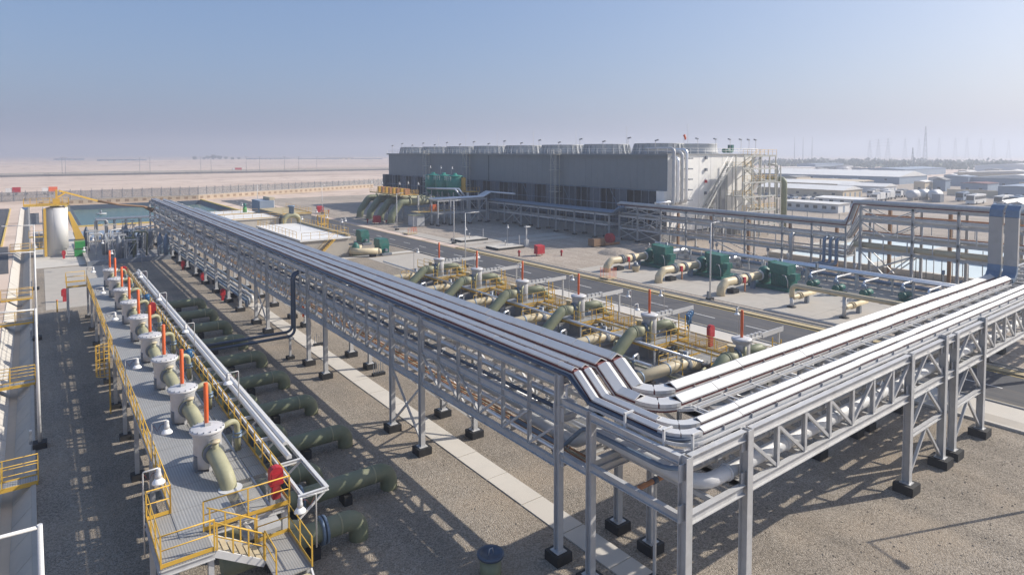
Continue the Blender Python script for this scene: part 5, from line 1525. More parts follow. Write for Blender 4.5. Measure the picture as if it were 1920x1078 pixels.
# silver vertical pipes at the sunlit corner
for i, (x, zt, m) in enumerate(((97.2, 18.2, 'steel'), (98.4, 16.5, 'silver'), (99.7, 17.5, 'steel'), (101.0, 18.0, 'silver'))):
    S('silver_riser', MB().tube(fil([(x + .1, 84.5, zt), (x, 77.6, zt), (x, 77.6, 7.2 + .2 * i), (x, 80, 7.2 + .2 * i)], .8, 5), .34, 16), m, 'silver vertical riser pipe at the sunlit tower corner, %s of four from the left' % TH[i], 'pipe', (x, 77.6, 7), 'silver risers at the tower corner')
for i in range(5):
    S('pipe_clamp', MB().box(101.5, 77.3, 8 + 2.05 * i, 102.7, 78.8, 8.25 + 2.05 * i), 'steel_dark', 'dark pipe clamp on the sunlit wall beside the risers, %s from the bottom' % TH[i], 'clamp', (102, 78, 8 + 2 * i))
for i in range(5):
    S('wall_lamp', MB().box(108.6, 78.55, 6.5 + 2.4 * i, 109.1, 78.9, 7.1 + 2.4 * i), 'steel_dark' if i != 2 else 'red', 'small box fitting in the vertical row on the sunlit wall, %s from the bottom' % TH[i], 'fitting', (108.8, 78.7, 6 + 2 * i))
# ladders on the shaded side
for i, y in enumerate((110.6, 148.5, 171.5)):
    t = T('ladder_tower', 'tall pale ladder tower on the shaded tower side, %s to the camera' % ORD[i], 'ladder', (96, y, 0))
    for a, b in ((95.2, -.9), (95.2, .9), (96.3, -.9), (96.3, .9)): P('leg', MB().box(a - .06, y + b - .06, 1.7, a + .06, y + b + .06, CZ + .1), 'stair_steel', t)
    for z in (5, 8.5, 13.5, CZ): P('landing', MB().box(95.1, y - 1.4, z - .1, 96.4, y + 1.4, z), 'stair_steel', t)
    rail(t, [(96.4, y - 1.4, CZ), (95.1, y - 1.4, CZ), (95.1, y + 1.4, CZ), (96.4, y + 1.4, CZ)], m='stair_steel', sp=.8, toe=0)
    for z in (8.5, 13.5): rail(t, [(96.3, y - 1.3, z), (95.1, y - 1.3, z), (95.1, y + 1.3, z)], m='stair_steel', sp=1.2, toe=0, posts=False)
    for kk in range(26): P('rung', MB().box(95.5, y - .3, 2 + kk * .58, 95.56, y + .3, 2.06 + kk * .58), 'stair_steel', t)
    P('brace', MB().bar((95.2, y - .9, 13.5), (95.2, y + .9, CZ - .1), .08, .08, (1, 0, 0)), 'stair_steel', t)
# stair tower at the sunlit end
t = T('stair_tower', 'zigzag steel stair tower in front of the sunlit end wall', 'stair tower', (118, 76, 0))
for x in (114.0, 117.2, 120.4, 123.6, 126.0):
    for y in (73.6, 77.4): P('column', MB().box(x - .1, y - .1, 0, x + .1, y + .1, 17 if x > 115 else 14), 'stair_steel', t)
lv = [2.6, 5.6, 8.6, 11.6, 14.4, 17.0]
for i, z in enumerate(lv):
    P('landing', MB().box(113.6 if i % 2 == 0 else 121.8, 73.4, z - .12, 116.6 if i % 2 == 0 else 126.2, 77.6, z), 'stair_steel', t)
    P('ring_beam', MB().box(113.8, 73.45, z - .4, 126.1, 73.6, z - .14), 'stair_steel', t)
    xa, xb = ((116.6, 121.8) if i % 2 == 0 else (121.8, 116.6))
    zt = lv[i + 1] if i + 1 < len(lv) else z
    if zt > z:
        for s in (73.8, 75.2):
            P('stringer', MB().bar((xa, s, z), (xb, s, zt), .08, .32), 'stair_steel', t)
            P('stair_rail', MB().tube([(xa, s, z + 1.1), (xb, s, zt + 1.1)], .04, 5).tube([(xa, s, z + .6), (xb, s, zt + .6)], .03, 5), 'yellow', t)
        for kk in range(12): P('tread', MB().box(xa + (xb - xa) * (kk + .3) / 12 - .14, 73.85, z + (zt - z) * (kk + .5) / 12, xa + (xb - xa) * (kk + .3) / 12 + .14, 75.15, z + .05 + (zt - z) * (kk + .5) / 12), 'stair_steel', t)
    rail(t, [(113.7, 73.5, z), (126.1, 73.5, z), (126.1, 77.5, z)] if i % 2 else [(116.6, 73.5, z), (113.7, 73.5, z), (113.7, 77.5, z)], m='yellow', sp=1.6, toe=0)
for i, z in enumerate(lv[:-1]):
    P('brace', MB().bar((117.2, 77.4, z), (123.6, 77.4, lv[i + 1]), .12, .12, (0, 1, 0)), 'stair_steel', t)
t = T('escape_stair', 'long straight stair flight climbing along the sunlit end wall', 'stair', (104, 76.5, 0))
for s in (75.8, 77.0):
    P('stringer', MB().bar((103.2, s, 4.0), (113.8, s, 15.6), .08, .4), 'stair_steel', t)
    P('stair_rail', MB().tube([(103.2, s, 5.1), (113.8, s, 16.7)], .045, 6), 'casing_end', t)
for kk in range(30): P('tread', MB().box(103.3 + kk * .35, 75.85, 4.1 + kk * .383, 103.6 + kk * .35, 76.95, 4.15 + kk * .383), 'stair_steel', t)
for x, z in ((105.6, 6.4), (108.5, 9.6), (111.4, 12.8), (113.6, 15.2)):
    for s in (75.8, 77.0): P('leg', MB().box(x - .07, s - .07, 0, x + .07, s + .07, z), 'stair_steel', t)
P('cladding', MB().hexa([(108.6, 77.15, 4.2), (113.8, 77.15, 4.2), (113.8, 77.2, 4.2), (108.6, 77.2, 4.2), (110.2, 77.15, 10.4), (113.8, 77.15, 12.8), (113.8, 77.2, 12.8), (110.2, 77.2, 10.4)]), 'mesh_fence', t)
t = T('pipe_frame_tower', 'tall steel frame with a bent top pipe right of the stair tower', 'frame', (128.5, 76, 0))
for x in (127.4, 129.6):
    for y in (74.5, 77): P('column', MB().box(x - .09, y - .09, 0, x + .09, y + .09, 14.8), 'stair_steel', t)
P('top_pipe', MB().tube(fil([(126.6, 75.5, 14.9), (129.8, 75.5, 14.9), (129.8, 75.5, 4)], .7, 5), .28, 12), 'stair_steel', t)
for z in (4, 7.5, 11): P('tie', MB().box(127.3, 74.4, z, 129.7, 74.55, z + .16), 'stair_steel', t)
P('brace', MB().bar((127.4, 74.5, 11.2), (129.6, 74.5, 14.6), .12, .12, (0, 1, 0)), 'stair_steel', t)
S('green_vent_stack', MB().tube(fil([(132.0, 75.0, -.2), (132.0, 75.0, 11.6), (132.0, 79.0, 11.6)], 1.0, 5), .62, 16), 'olive', 'tall pale green vent pipe standing right of the stair tower', 'pipe', (132, 75, 0))

# thick olive pipes and hoppers left of the tower
for i, y in enumerate((140, 146.2, 152.4, 158.6)):
    t = T('thick_pipe', 'thick olive pipe bending down left of the cooling tower, %s to the camera' % ORD[i], 'pipe', (69, y, 0), 'thick olive pipes left of the cooling tower')
    P('pipe', MB().tube(fil([(68.2, y, -.3), (68.6, y, 2.2), (71.0, y, 5.3), (84, y, 5.3)], 1.3, 4), .9, 22), 'olive', t)
    P('pale_section', MB().tube([(73.2, y, 5.3), (80.5, y, 5.3)], .91, 22), 'olive_light', t)
    for x in (73.2, 76.6, 80): P('flange', MB().tube([(x, y, 5.3), (x + .25, y, 5.3)], 1.12, 22), 'olive_light', t)
    P('collar', MB().lathe(68.6, y, [(1.5, -.05), (1.5, .3)], 18), 'concrete_dark', t)
t = T('pipe_top_platform', 'yellow railed walkway over the thick olive pipes', 'platform', (70, 139, 0))
P('deck', MB().box(70.5, 139, 6.9, 75.5, 157, 7.0), 'kerb_tan', t)
for a, b in ((75.4, 139.1), (75.4, 147.5), (75.4, 156), (79, 139.1)): P('leg', MB().box(a - .2, b - .2, 0, a + .2, b + .2, 6.9), 'steel', t)
rail(t, [(70.5, 157, 7.0), (70.5, 139, 7.0), (75.5, 139, 7.0)], sp=1.4)
rail(t, [(75.5, 139, 7.0), (75.5, 157, 7.0)], sp=1.4)
for i in range(8): P('valve_actuator', MB().box(72.3, 140 + 2.15 * i, 7.01, 73.6, 141 + 2.15 * i, 8.5), 'yellow' if i % 2 else 'rustline', t)
P('mid_deck', MB().box(73, 134.5, 2.9, 83, 138.6, 3.02), 'kerb_tan', t)
rail(t, [(73, 134.5, 3.02), (83, 134.5, 3.02)], sp=1.4)
for a in (73.2, 78, 82.8): P('leg', MB().box(a - .15, 134.4, 0, a + .15, 134.7, 2.9), 'steel', t)
P('brace', MB().bar((73.2, 134.55, .2), (77.8, 134.55, 2.8), .14, .14, (0, 1, 0)), 'steel', t)
P('valve_actuator', MB().box(77.5, 135.5, 3.02, 79.2, 137, 4.6), 'orange', t)
for i, (x, y) in enumerate(((70.6, 156.6), (70.6, 150), (72, 143), (75.4, 139.5), (76, 146))):
    bell('flood_light', x, y, 7.0, 3.0, .3, 0, 'white bell lamp on the walkway over the thick pipes, %s of five' % TH[i], 'lamps over the thick pipes')
t = T('grey_skip', 'grey green metal box standing before the thick olive pipes', 'container', (70.5, 133, 0))
P('body', MB().box(70, 131.6, .1, 73, 134.2, 2.6), 'steel', t)
P('lid', MB().box(69.9, 131.5, 2.6, 73.1, 134.3, 2.75), 'olive_light', t)
for i, y in enumerate((140.5, 146.2, 151.9)):
    t = T('green_hopper', 'dark green round hopper before the cooling tower, %s to the camera' % ORD[i], 'hopper', (87, y, 0), 'green hoppers before the cooling tower')
    P('body', MB().lathe(87, y, [(.8, 5.6), (2.1, 7.6), (2.25, 7.8), (2.25, 11.0), (2.1, 11.2)], 20), 'hopper_green', t)
    P('lid', MB().lathe(87, y, [(2.3, 11.2), (2.2, 11.4), (.6, 11.7), (.5, 12.1)], 20), 'hopper_green', t)
    for a in (45, 135, 225, 315):
        P('leg', MB().box(87 + 1.7 * math.cos(R_(a)) - .12, y + 1.7 * math.sin(R_(a)) - .12, 0, 87 + 1.7 * math.cos(R_(a)) + .12, y + 1.7 * math.sin(R_(a)) + .12, 7.8), 'steel', t)
    rail(t, [(84.8, y - 1.5, 10.2), (84.6, y, 10.2), (84.8, y + 1.5, 10.2)], m='casing_end', toe=0, sp=1)
    bell('flood_light', 86, y, 11.2, 2.6, .2, 0, 'white bell lamp on top of a green hopper, %s to the camera' % ORD[i], 'lamps on the green hoppers')
t = T('hopper_platform', 'yellow access platform beside the green hoppers', 'platform', (88, 134, 0))
P('deck', MB().box(86.8, 134, 7.4, 90.4, 137.6, 7.5), 'yellow', t)
rail(t, [(86.8, 137.6, 7.5), (86.8, 134, 7.5), (90.4, 134, 7.5)], sp=.9)
for x in (87, 90.2): P('leg', MB().box(x - .15, 134.1, 0, x + .15, 134.4, 7.4), 'pipe_white', t)
P('upper_box', MB().box(87.6, 137.8, 7.6, 88.6, 139, 11.0), 'yellow', t)
t = T('sloped_pipes', 'pair of silver pipes sloping down beside the thick pipes', 'pipe', (84, 134, 0))
for i, dx in enumerate((0, 1.1)): P('pipe', MB().tube([(79, 140 + dx, 8.4), (83.0 + dx, 134, 8.4), (84.2 + dx, 133, 6.4)], .24, 10), 'silver', t)
# ------------------------------------------------------------------ far left: silo, pit, ponds
t = T('silo', 'white cylindrical silo with a yellow railed top at the far left', 'silo', (2.0, 131.5, 0))
P('shell', MB().lathe(2.0, 131.5, [(1.5, 0), (1.5, 7.8), (1.4, 8.1), (.3, 8.5)], 28), 'white_wall', t)
P('half_shell', MB().tube([(2.45, 131.1, 1.2), (2.45, 131.1, 8.2)], 1.3, 24), 'white_wall', t)
P('top_deck', MB().box(-2.2, 129.8, 8.55, 3.9, 133.2, 8.66), 'kerb_yellow', t)
rail(t, [(-2.2, 133.2, 8.66), (-2.2, 129.8, 8.66), (3.9, 129.8, 8.66), (3.9, 133.2, 8.66)], sp=.9)
rail(t, [(-2.2, 133.2, 8.66), (3.9, 133.2, 8.66)], sp=.9)
P('top_unit', MB().box(1.7, 130.8, 8.67, 2.7, 131.8, 9.7), 'yellow', t)
P('top_post', MB().box(2.1, 131.2, 9.7, 2.4, 131.5, 11.2), 'yellow', t)
for z in (1.4, 3.4, 5.6): P('side_platform', MB().box(-1.6, 129.6, z, .4, 131.5, z + .1), 'olive_light' if z < 5 else 'steel_dark', t)
P('side_tower', MB().box(-1.5, 130.2, 5.7, -.2, 131.2, 7.4), 'steel_dark', t)
for x, y in ((-1.5, 129.7), (.3, 129.7), (-1.5, 131.3)): P('leg', MB().box(x - .08, y - .08, 0, x + .08, y + .08, 8.5), 'steel', t)
P('ladder', MB().box(.38, 129.55, .2, .75, 129.65, 8.2), 'yellow', t)
for z in (1.5, 3.5): rail(t, [(-1.6, 129.6, z), (.4, 129.6, z)], sp=.7)
t = T('loading_boom', 'yellow boom reaching from the silo top over the pond', 'boom', (2.4, 131.5, 9))
P('boom', MB().bar((2.6, 131.4, 11.0), (8.2, 133.0, 8.9), .22, .28), 'yellow', t)
P('boom_bracket', MB().bar((2.4, 131.4, 9.9), (3.6, 131.6, 10.7), .25, .25), 'yellow', t)
P('hose', MB().tube([(8.2, 133, 8.9), (11.5, 134, 8.0), (15.4, 135.2, 7.4), (17, 135.6, 6.6)], [.22, .18, .2, .45], 10), 'brown', t)
t = T('yellow_chute', 'tilted yellow chute leaning right of the white silo', 'chute', (5, 131, 0))
P('chute', MB().hexa([(4.7, 130.8, 2.6), (6.0, 130.8, 2.6), (6.0, 131.6, 2.6), (4.7, 131.6, 2.6), (3.7, 131, 7.4), (4.0, 131, 7.4), (4.0, 131.5, 7.4), (3.7, 131.5, 7.4)]), 'yellow', t)
P('stand', MB().box(4.5, 130.9, 0, 6.0, 131.5, 2.59), 'olive_light', t)
P('top_post', MB().box(3.8, 131.1, 7.41, 4.1, 131.4, 8.6), 'steel_dark', t)
for i in range(2):
    S('green_container', MB().box(4.4 + .1 * i, 127.6, .1 + 1.3 * i, 5.9, 129.0, 1.2 + 1.3 * i), 'green', 'bright green container at the silo foot, %s of two' % ('lower' if i == 0 else 'upper'), 'container', (4, 127.4, 1.6 * i))
cabinet(2.9, 126.8, 0, 'red hose cabinet standing before the white silo foot', .8)
for i in range(2):
    t = T('grit_hopper', 'small railed hopper stand left of the silo foot, %s one' % ('nearer' if i == 0 else 'farther'), 'hopper', (-.2, 133 + 3 * i, 0))
    P('body', MB().lathe(-.2, 134 + 3 * i, [(.2, 1.0), (.9, 2.4), (.9, 3.6)], 12), 'steel', t)
    for a, b in ((-.8, -.6), (.8, -.6), (.8, .6), (-.8, .6)): P('leg', MB().box(-.2 + a - .06, 134 + 3 * i + b - .06, 0, -.2 + a + .06, 134 + 3 * i + b + .06, 3.0), 'olive_light', t)
G('pit_floor', MB().box(6.0, 116.2, -.1, 16.6, 146, .03), 'concrete_dark')
S('pit_wall', MB().box(5.6, 115.7, -.1, 17, 116.2, .7), 'steel_dark', 'dark low wall at the front of the equipment pit beyond the platform', 'wall', (5.6, 115.7, 0))
S('pit_wall', MB().box(5.5, 116.25, -.1, 5.95, 146, .7), 'concrete', 'pale low wall on the left side of the equipment pit', 'wall', (5.5, 116.25, 0))
for i in range(49):
    x, y = random.uniform(6.6, 16.6), 117.5 + i * .56
    h = random.uniform(2.0, 4.6)
    kind = i % 3
    if kind == 0:
        t = T('pit_vessel', 'dark vessel crowded in the far equipment pit, %s counting from the front wall' % CARD[i], 'vessel', (x, y, 0), 'vessels in the far equipment pit')
        P('body', MB().lathe(x, y, [(.45, .0), (.45, h * .7), (.3, h * .85), (.08, h)], 10), random.choice(['bluegrey', 'steel_dark', 'navy']), t)
        P('nozzle', MB().tube([(x, y, h * .5), (x + .8, y, h * .5)], .1, 8), 'steel', t)
    elif kind == 1:
        t = T('pipe_gantry', 'dark steel pipe gantry crowded in the far equipment pit, %s counting from the front wall' % CARD[i], 'frame', (x, y, 0), 'frames in the far equipment pit')
        for a in (-.8, .8): P('leg', MB().box(x + a - .06, y - .06, 0, x + a + .06, y + .06, h), 'steel', t)
        P('beam', MB().box(x - 1.1, y - .1, h, x + 1.1, y + .1, h + .18), 'steel', t)
        P('brace', MB().bar((x - .8, y, .3), (x + .8, y, h), .07, .07, (0, 1, 0)), 'steel', t)
    else:
        t = T('pit_pipe', 'bent pipe crowded in the far equipment pit, %s counting from the front wall' % CARD[i], 'pipe', (x, y, 0), 'pipes in the far equipment pit')
        P('pipe', MB().tube(fil([(x, y, 0), (x, y, h), (x + 2, y + random.uniform(-1, 1), h), (x + 2, y + 1, .2)], .4, 4), .14, 8), random.choice(['silver', 'steel', 'olive', 'bluegrey']), t)
        P('flange', MB().lathe(x, y, [(.25, h * .5), (.25, h * .5 + .12)], 8), 'steel_dark', t)
t = T('pipe_bridge', 'low dark pipe bridge at the pond edge behind the pit', 'pipe rack', (9, 150, 0))
for x in (9, 10.5, 12, 14, 16.5):
    for y in (149, 152): P('column', MB().box(x - .1, y - .1, 0, x + .1, y + .1, 4.0), 'steel_dark', t)
P('deck', MB().box(8.8, 148.8, 4.0, 20, 152.2, 4.25), 'steel_dark', t)
G('pit_slab', MB().box(5.6, 150, -.1, 17, 168, .05), 'blue_wall')
for i, (x, y) in enumerate(((7.2, 124), (8.2, 119), (5.4, 112), (8.4, 106), (11.4, 103))):
    bell('flood_light', x, y, .1, 3.4, -.4, -.1, 'white bell flood light around the far equipment pit, %s from the left' % TH[i], 'flood lights at the far pit')
# pond
G('pond_liner', MB().poly([(7, 179, -.04), (7, 255, -.04), (10, 251, -2.4), (10, 183, -2.4)]).poly([(47.4, 179, -.04), (10, 183, -2.4), (7, 179, -.04)]).poly([(7, 179, -.04), (10, 183, -2.4), (44, 183, -2.4), (47.4, 179, -.04)]).poly([(7, 255, -.04), (47.4, 255, -.04), (44, 251, -2.4), (10, 251, -2.4)]).poly([(47.4, 179, -.04), (44, 183, -2.4), (44, 251, -2.4), (47.4, 255, -.04)]).poly([(10, 183, -2.4), (10, 251, -2.4), (44, 251, -2.4), (44, 183, -2.4)]), 'liner')
G('pond_water', MB().poly([(8.3, 180.6, -1.1), (45.9, 180.6, -1.1), (45.9, 248, -1.1), (8.3, 248, -1.1)]), 'water')
pk_ = MB().box(6.5, 178.2, -.1, 47.9, 178.98, .35).box(6.3, 178.2, -.1, 6.98, 255.8, .34).box(47.42, 178.2, -.1, 48.1, 255.8, .33)
G('pond_kerb', pk_, 'kerb_yellow')
G('pond_bank', MB().box(6.3, 169, -.1, 26, 178.1, .06), 'beige')
for i, (x, y) in enumerate(((14.8, 226), (11.9, 182))):
    t = T('float_aerator', 'small floating aerator on the green pond, %s one' % ('farther white' if i == 0 else 'nearer dark'), 'aerator', (x, y, -1.1))
    P('float', MB().lathe(x, y, [(1.1, -1.08), (1.4, -.9), (1.1, -.75)], 14), 'pipe_white' if i == 0 else 'black', t)
    P('motor', MB().lathe(x - .2, y, [(.3, -.75), (.3, .1), (.1, .2)], 10), 'steel_dark', t)
# beige wall with brown slits and the mesh fence behind
wp = [(-1, 256.5), (47, 256.5), (90, 274), (134, 294)]
bw = T('boundary_wall', 'beige boundary wall with groups of brown slits behind the ponds', 'wall', (-1, 256.5, 0))
sm_ = MB()
for k in (-.42, 0, .42): sm_.box(k - .13, -.06, .55, k + .13, .06, 1.35)
sm_ = sm_.mesh('slit_group', 'brown')
for a, b in zip(wp, wp[1:]):
    A, B = V((a[0], a[1], 0)), V((b[0], b[1], 0))
    P('wall', MB().bar((A.x, A.y, .9), (B.x, B.y, .9), .3, 1.8), 'beige', bw)
    P('coping', MB().bar((A.x, A.y, 1.86), (B.x, B.y, 1.86), .42, .1), 'concrete_pale', bw)
    n = int((B - A).length / 2.6)
    an = math.atan2(B.y - A.y, B.x - A.x)
    off = V((math.sin(an), -math.cos(an), 0)) * .12
    for i in range(n):
        q = A.lerp(B, (i + .5) / n) + off
        I('slit_group', sm_, (q.x, q.y, 0), bw, an)
see_through('mesh_fence', 'mesh_fence_open', 0.5)
fn = T('mesh_fence', 'tall grey mesh fence with dark posts beyond the beige wall', 'fence', (-6, 285, 0))
fp = [(-14, 287), (52, 283), (118, 299), (160, 316)]
pmh = MB().box(-.09, -.09, 0, .09, .09, 3.9).mesh('fence_post', 'steel_dark')
for a, b in zip(fp, fp[1:]):
    A, B = V((a[0], a[1], 0)), V((b[0], b[1], 0))
    n = int((B - A).length / 3.3)
    for i in range(n):
        q0, q1 = A.lerp(B, i / n), A.lerp(B, (i + 1) / n)
        I('fence_post', pmh, q0, fn)
        P('mesh_panel', MB().bar((q0.x, q0.y, 1.75), (q1.x, q1.y, 1.75), .03, 3.3), 'mesh_fence_open', fn)
# right-hand yard fence
fn = T('mesh_fence', 'thin mesh fence with posts behind the pale basins at the right', 'fence', (150, 10, 0))
A, B = V((150, 106, 0)), V((150, 10, 0))
pm3 = MB().box(-.06, -.06, 0, .06, .06, 3.2).mesh('fence_post', 'steel_dark')
for i in range(25):
    q0, q1 = A.lerp(B, i / 25), A.lerp(B, (i + 1) / 25)
    I('fence_post', pm3, q0, fn)
    P('rail', MB().bar((q0.x, q0.y, 3.0), (q1.x, q1.y, 3.0), .06, .06), 'steel', fn)
G('far_compound', MB().poly([(150.5, 20, .01), (420, 20, .01), (420, 260, .01), (150.5, 260, .01)]), 'gravel_far')

# ------------------------------------------------------------------ desert road and far things at the left
G('desert_road', MB().box(-1200, 578, -.2, 900, 590, 1.7), 'asphalt_far')
S('road_barrier', MB().box(-1200, 578.2, 1.7, 900, 578.9, 2.3), 'concrete_pale', 'long pale barrier along the desert road at the left', 'barrier', (0, 577, 0))
S('road_barrier', MB().box(-1200, 589.0, 1.7, 900, 589.7, 2.6), 'concrete', 'farther barrier on the other side of the desert road', 'barrier', (0, 592, 0))
def tree(x, y, h, label):
    t = T('tree', label, 'tree', (x, y, 0), 'far desert trees')
    P('trunk', MB().tube([(x, y, 0), (x + .2, y, h * .3), (x, y + .2, h * .55)], [h * .05, h * .035, h * .015], 6), 'bark', t)
    mb = MB()
    for i in range(170):
        a = random.uniform(0, 6.28); r = math.sqrt(random.random()) * h * .5
        z = h * .62 + random.gauss(0, 1) * h * .14
        c = V((x + r * math.cos(a), y + r * math.sin(a), z))
        u = V((random.gauss(0, 1), random.gauss(0, 1), random.gauss(0, 1))).normalized()
        w = u.orthogonal().normalized(); v2 = u.cross(w)
        s = h * random.uniform(.06, .12)
        mb.quad(c - w * s - v2 * s, c + w * s - v2 * s, c + w * s + v2 * s, c - w * s + v2 * s)
    P('crown', mb, 'leaf', t)
import itertools
trx = [(365, 10), (383, 8), (390, 11), (401, 14), (412, 12), (424, 9), (436, 8), (448, 8)]
for i, (px, s) in enumerate(trx):
    d_ = 1500 + (i % 3) * 60
    a = math.atan((px - 960) / 1179.0)
    an = R_(36.96) + a
    tree(d_ * math.sin(an) / math.cos(a), d_ * math.cos(an) / math.cos(a), s * .9, 'small dark tree on the left desert horizon, %s of eight from the left' % TH[i])
def farblock(px, d_, w, h, m, label):
    a = math.atan((px - 960) / 1179.0); an = R_(36.96) + a
    x, y = d_ * math.sin(an) / math.cos(a), d_ * math.cos(an) / math.cos(a)
    t = T('far_building', label, 'building', (x, y, 0), 'far buildings on the left horizon')
    P('wall', MB().box(x - w / 2, y, 0, x + w / 2, y + 12, h), m, t)
    P('roof', MB().box(x - w / 2 - .5, y - .5, h, x + w / 2 + .5, y + 12.5, h + .5), 'concrete_dark', t)
    for k in range(max(2, int(w / 14))):
        P('window', MB().box(x - w / 2 + 3 + k * 12, y - .08, h * .3, x - w / 2 + 9 + k * 12, y, h * .7), 'window', t)
for i, (px, d_, w, h, m) in enumerate(((130, 1500, 60, 4, 'blue_wall'), (230, 1350, 90, 3.5, 'blue_wall'), (505, 1500, 100, 5, 'blue_wall'), (545, 1560, 60, 4, 'white_wall'), (600, 1400, 90, 5, 'blue_wall'), (640, 1450, 60, 6, 'tan_wall'), (690, 1400, 70, 5, 'blue_wall'))):
    farblock(px, d_, w, h, m, 'low hazy building on the left desert horizon, %s of seven from the left' % TH[i])
# parked trucks near the left road
def truck(x, y, m, label, s=1.0):
    t = T('parked_truck', label, 'truck', (x, y, 0))
    P('cargo', MB().box(x, y, .9, x + 6 * s, y + 2.4, 3.2), m, t)
    P('cab', MB().box(x - 2.2, y + .1, .7, x - .1, y + 2.3, 2.8), 'white_wall', t)
    P('windscreen', MB().box(x - 2.24, y + .3, 1.7, x - 2.2, y + 2.1, 2.5), 'window', t)
    wm = MB().tube([(0, 0, 0), (0, .3, 0)], .5, 10)
    wm = wm.mesh('wheel', 'black')
    for dx in (-1.3, 1.2, 4.6): I('wheel', wm, (x + dx, y - .05, .5), t); I('wheel', wm, (x + dx, y + 2.1, .5), t)
truck(-9, 330, 'red', 'parked truck with a dark red body beyond the side road at the left', .45)
truck(3, 325, 'orange', 'parked truck with an orange load beyond the fence at the left', .5)
truck(150, 640, 'red', 'distant truck with a reddish body near the desert road')

# ------------------------------------------------------------------ right-hand compounds
def shed(x0, y0, x1, y1, h, wm, rm_, label, ridge=1.2, axis='y', win=0, name='shed', cat='building', wz=(1.0, 1.9)):
    t = T(name, label, cat, (x0, y0, 0))
    P('wall', MB().box(x0, y0, -.1, x1, y1, h), wm, t)
    e = .4
    mb = MB()
    if axis == 'y':
        xm = (x0 + x1) / 2
        mb.ext([(xm, y0 - e, h + .01), (xm, y1 + e, h + .01)], [(-(x1 - x0) / 2 - e, 0), (0, ridge), ((x1 - x0) / 2 + e, 0)])
    else:
        ym = (y0 + y1) / 2
        mb.ext([(x0 - e, ym, h + .01), (x1 + e, ym, h + .01)], [(-(y1 - y0) / 2 - e, 0), (0, ridge), ((y1 - y0) / 2 + e, 0)])
    P('roof', mb, rm_, t)
    for k in range(win):
        yy = y0 + (y1 - y0) * (k + .5) / win
        f = P('window', MB().box(x0 - .05, yy - .6, wz[0], x0, yy + .6, wz[1]), 'window', t)
        P('frame', MB().box(x0 - .08, yy - .7, wz[0] - .1, x0 - .001, yy + .7, wz[0]), 'white_wall', f)
    nx = max(1, int((x1 - x0) / 4))
    for k in range(min(nx, 6)):
        xx = x0 + (x1 - x0) * (k + .5) / min(nx, 6)
        P('door', MB().box(xx - .5, y0 - .05, 0, xx + .5, y0, 2.0), 'blue_wall', t)
    return t
shed(184, 88, 191, 104, 2.6, 'white_wall', 'white_roof', 'white prefab cabin block behind the fat grey duct at the right', .4, 'y', 6)
shed(210, 94, 222, 108, 2.4, 'white_wall', 'white_roof', 'narrow white cabin just behind the prefab cabin block', .4, 'y', 4)
shed(246, 116, 262, 152, 3.0, 'tan_wall', 'white_roof', 'long tan hall with a white roof in the right compound', 1.5, 'y', 5)
shed(300, 140, 318, 182, 2.8, 'tan_wall', 'white_roof', 'long low hall behind the tan hall', 1.2, 'y', 5)
shed(292, 120, 304, 140, 2.8, 'white_wall', 'white_roof', 'small white hall right of the low long hall', 1.2, 'y', 3)
shed(378, 148, 416, 260, 4.2, 'blue_wall', 'white_roof', 'huge warehouse with a pale roof in the right background', 3.0, 'y', 8, wz=(2, 3))
shed(340, 150, 352, 200, 2.6, 'blue_wall', 'tan_wall', 'low open shade roof before the huge warehouse', .8, 'y', 4)
shed(318, 114, 326, 118.5, 4.4, 'tan_wall', 'white_roof', 'beige two storey hut with a white roof behind the round tanks', .6, 'x', 1)
shed(327, 109, 333, 114, 5.2, 'blue_wall', 'concrete_dark', 'tall grey hut right of the beige hut', 1.0, 'x', 1)
shed(330, 94, 345, 104, 4.0, 'blue_wall', 'maroon', 'violet grey shed behind the parked buses', .4, 'x', 2)
shed(296, 70, 330, 81, 4.6, 'blue_wall', 'blue_wall', 'dark blue shed at the right edge behind the buses', .3, 'x', 2)
shed(388, 119, 402, 130, 5.0, 'blue_wall', 'blue_wall', 'blue grey shed farther behind the violet shed', .4, 'x', 2)
shed(392, 80, 430, 120, 4.5, 'blue_wall', 'white_roof', 'broad blue shed with a pale roof at the far right', 2.0, 'x', 4)
shed(470, 90, 520, 150, 5, 'tan_wall', 'concrete_pale', 'far tan shed with a flat pale roof at the right', 1.5, 'x', 4)
shed(520, 200, 600, 235, 5, 'blue_wall', 'blue_wall', 'far dark long shed before the wood', 1.0, 'x', 5)
shed(640, 330, 700, 350, 6, 'blue_wall', 'blue_wall', 'distant blue flat block in the right haze', .5, 'x', 3)
shed(560, 330, 720, 338, 3, 'white_wall', 'white_roof', 'distant long white strip building in the right haze', .5, 'x', 3)
shed(700, 150, 900, 210, 6, 'white_wall', 'white_roof', 'distant pale industrial hall before the tree belt', 2, 'x', 3)
S('compound_wall', MB().box(299, 78, -.1, 300, 99, 2.6), 'tan_wall', 'beige compound wall behind the parked buses', 'wall', (299, 78, 0))
for i, (x, y) in enumerate(((253, 95.5), (261, 95), (262, 91.5), (256, 89.2))):
    t = T('round_tank', 'pale horizontal tank in the right compound, %s of four from the left' % TH[i], 'tank', (x, y, 0), 'round tanks in the right compound')
    P('shell', MB().tube([(x, y, 2.2), (x + .5, y, 2.2), (x + 5.5, y + .1, 2.2), (x + 6, y + .1, 2.2)], [1.0, 1.7, 1.7, 1.0], 18), 'pipe_white' if i % 2 else 'vessel', t)
    for dx in (1, 5): P('saddle', MB().box(x + dx - .3, y - 1, 0, x + dx + .3, y + 1, 1.0), 'concrete', t)
S('container', MB().box(252.5, 85.6, 0, 256, 88.2, 2.9), 'steel_dark', 'dark square container in front of the round tanks', 'container', (252.5, 85.6, 0))
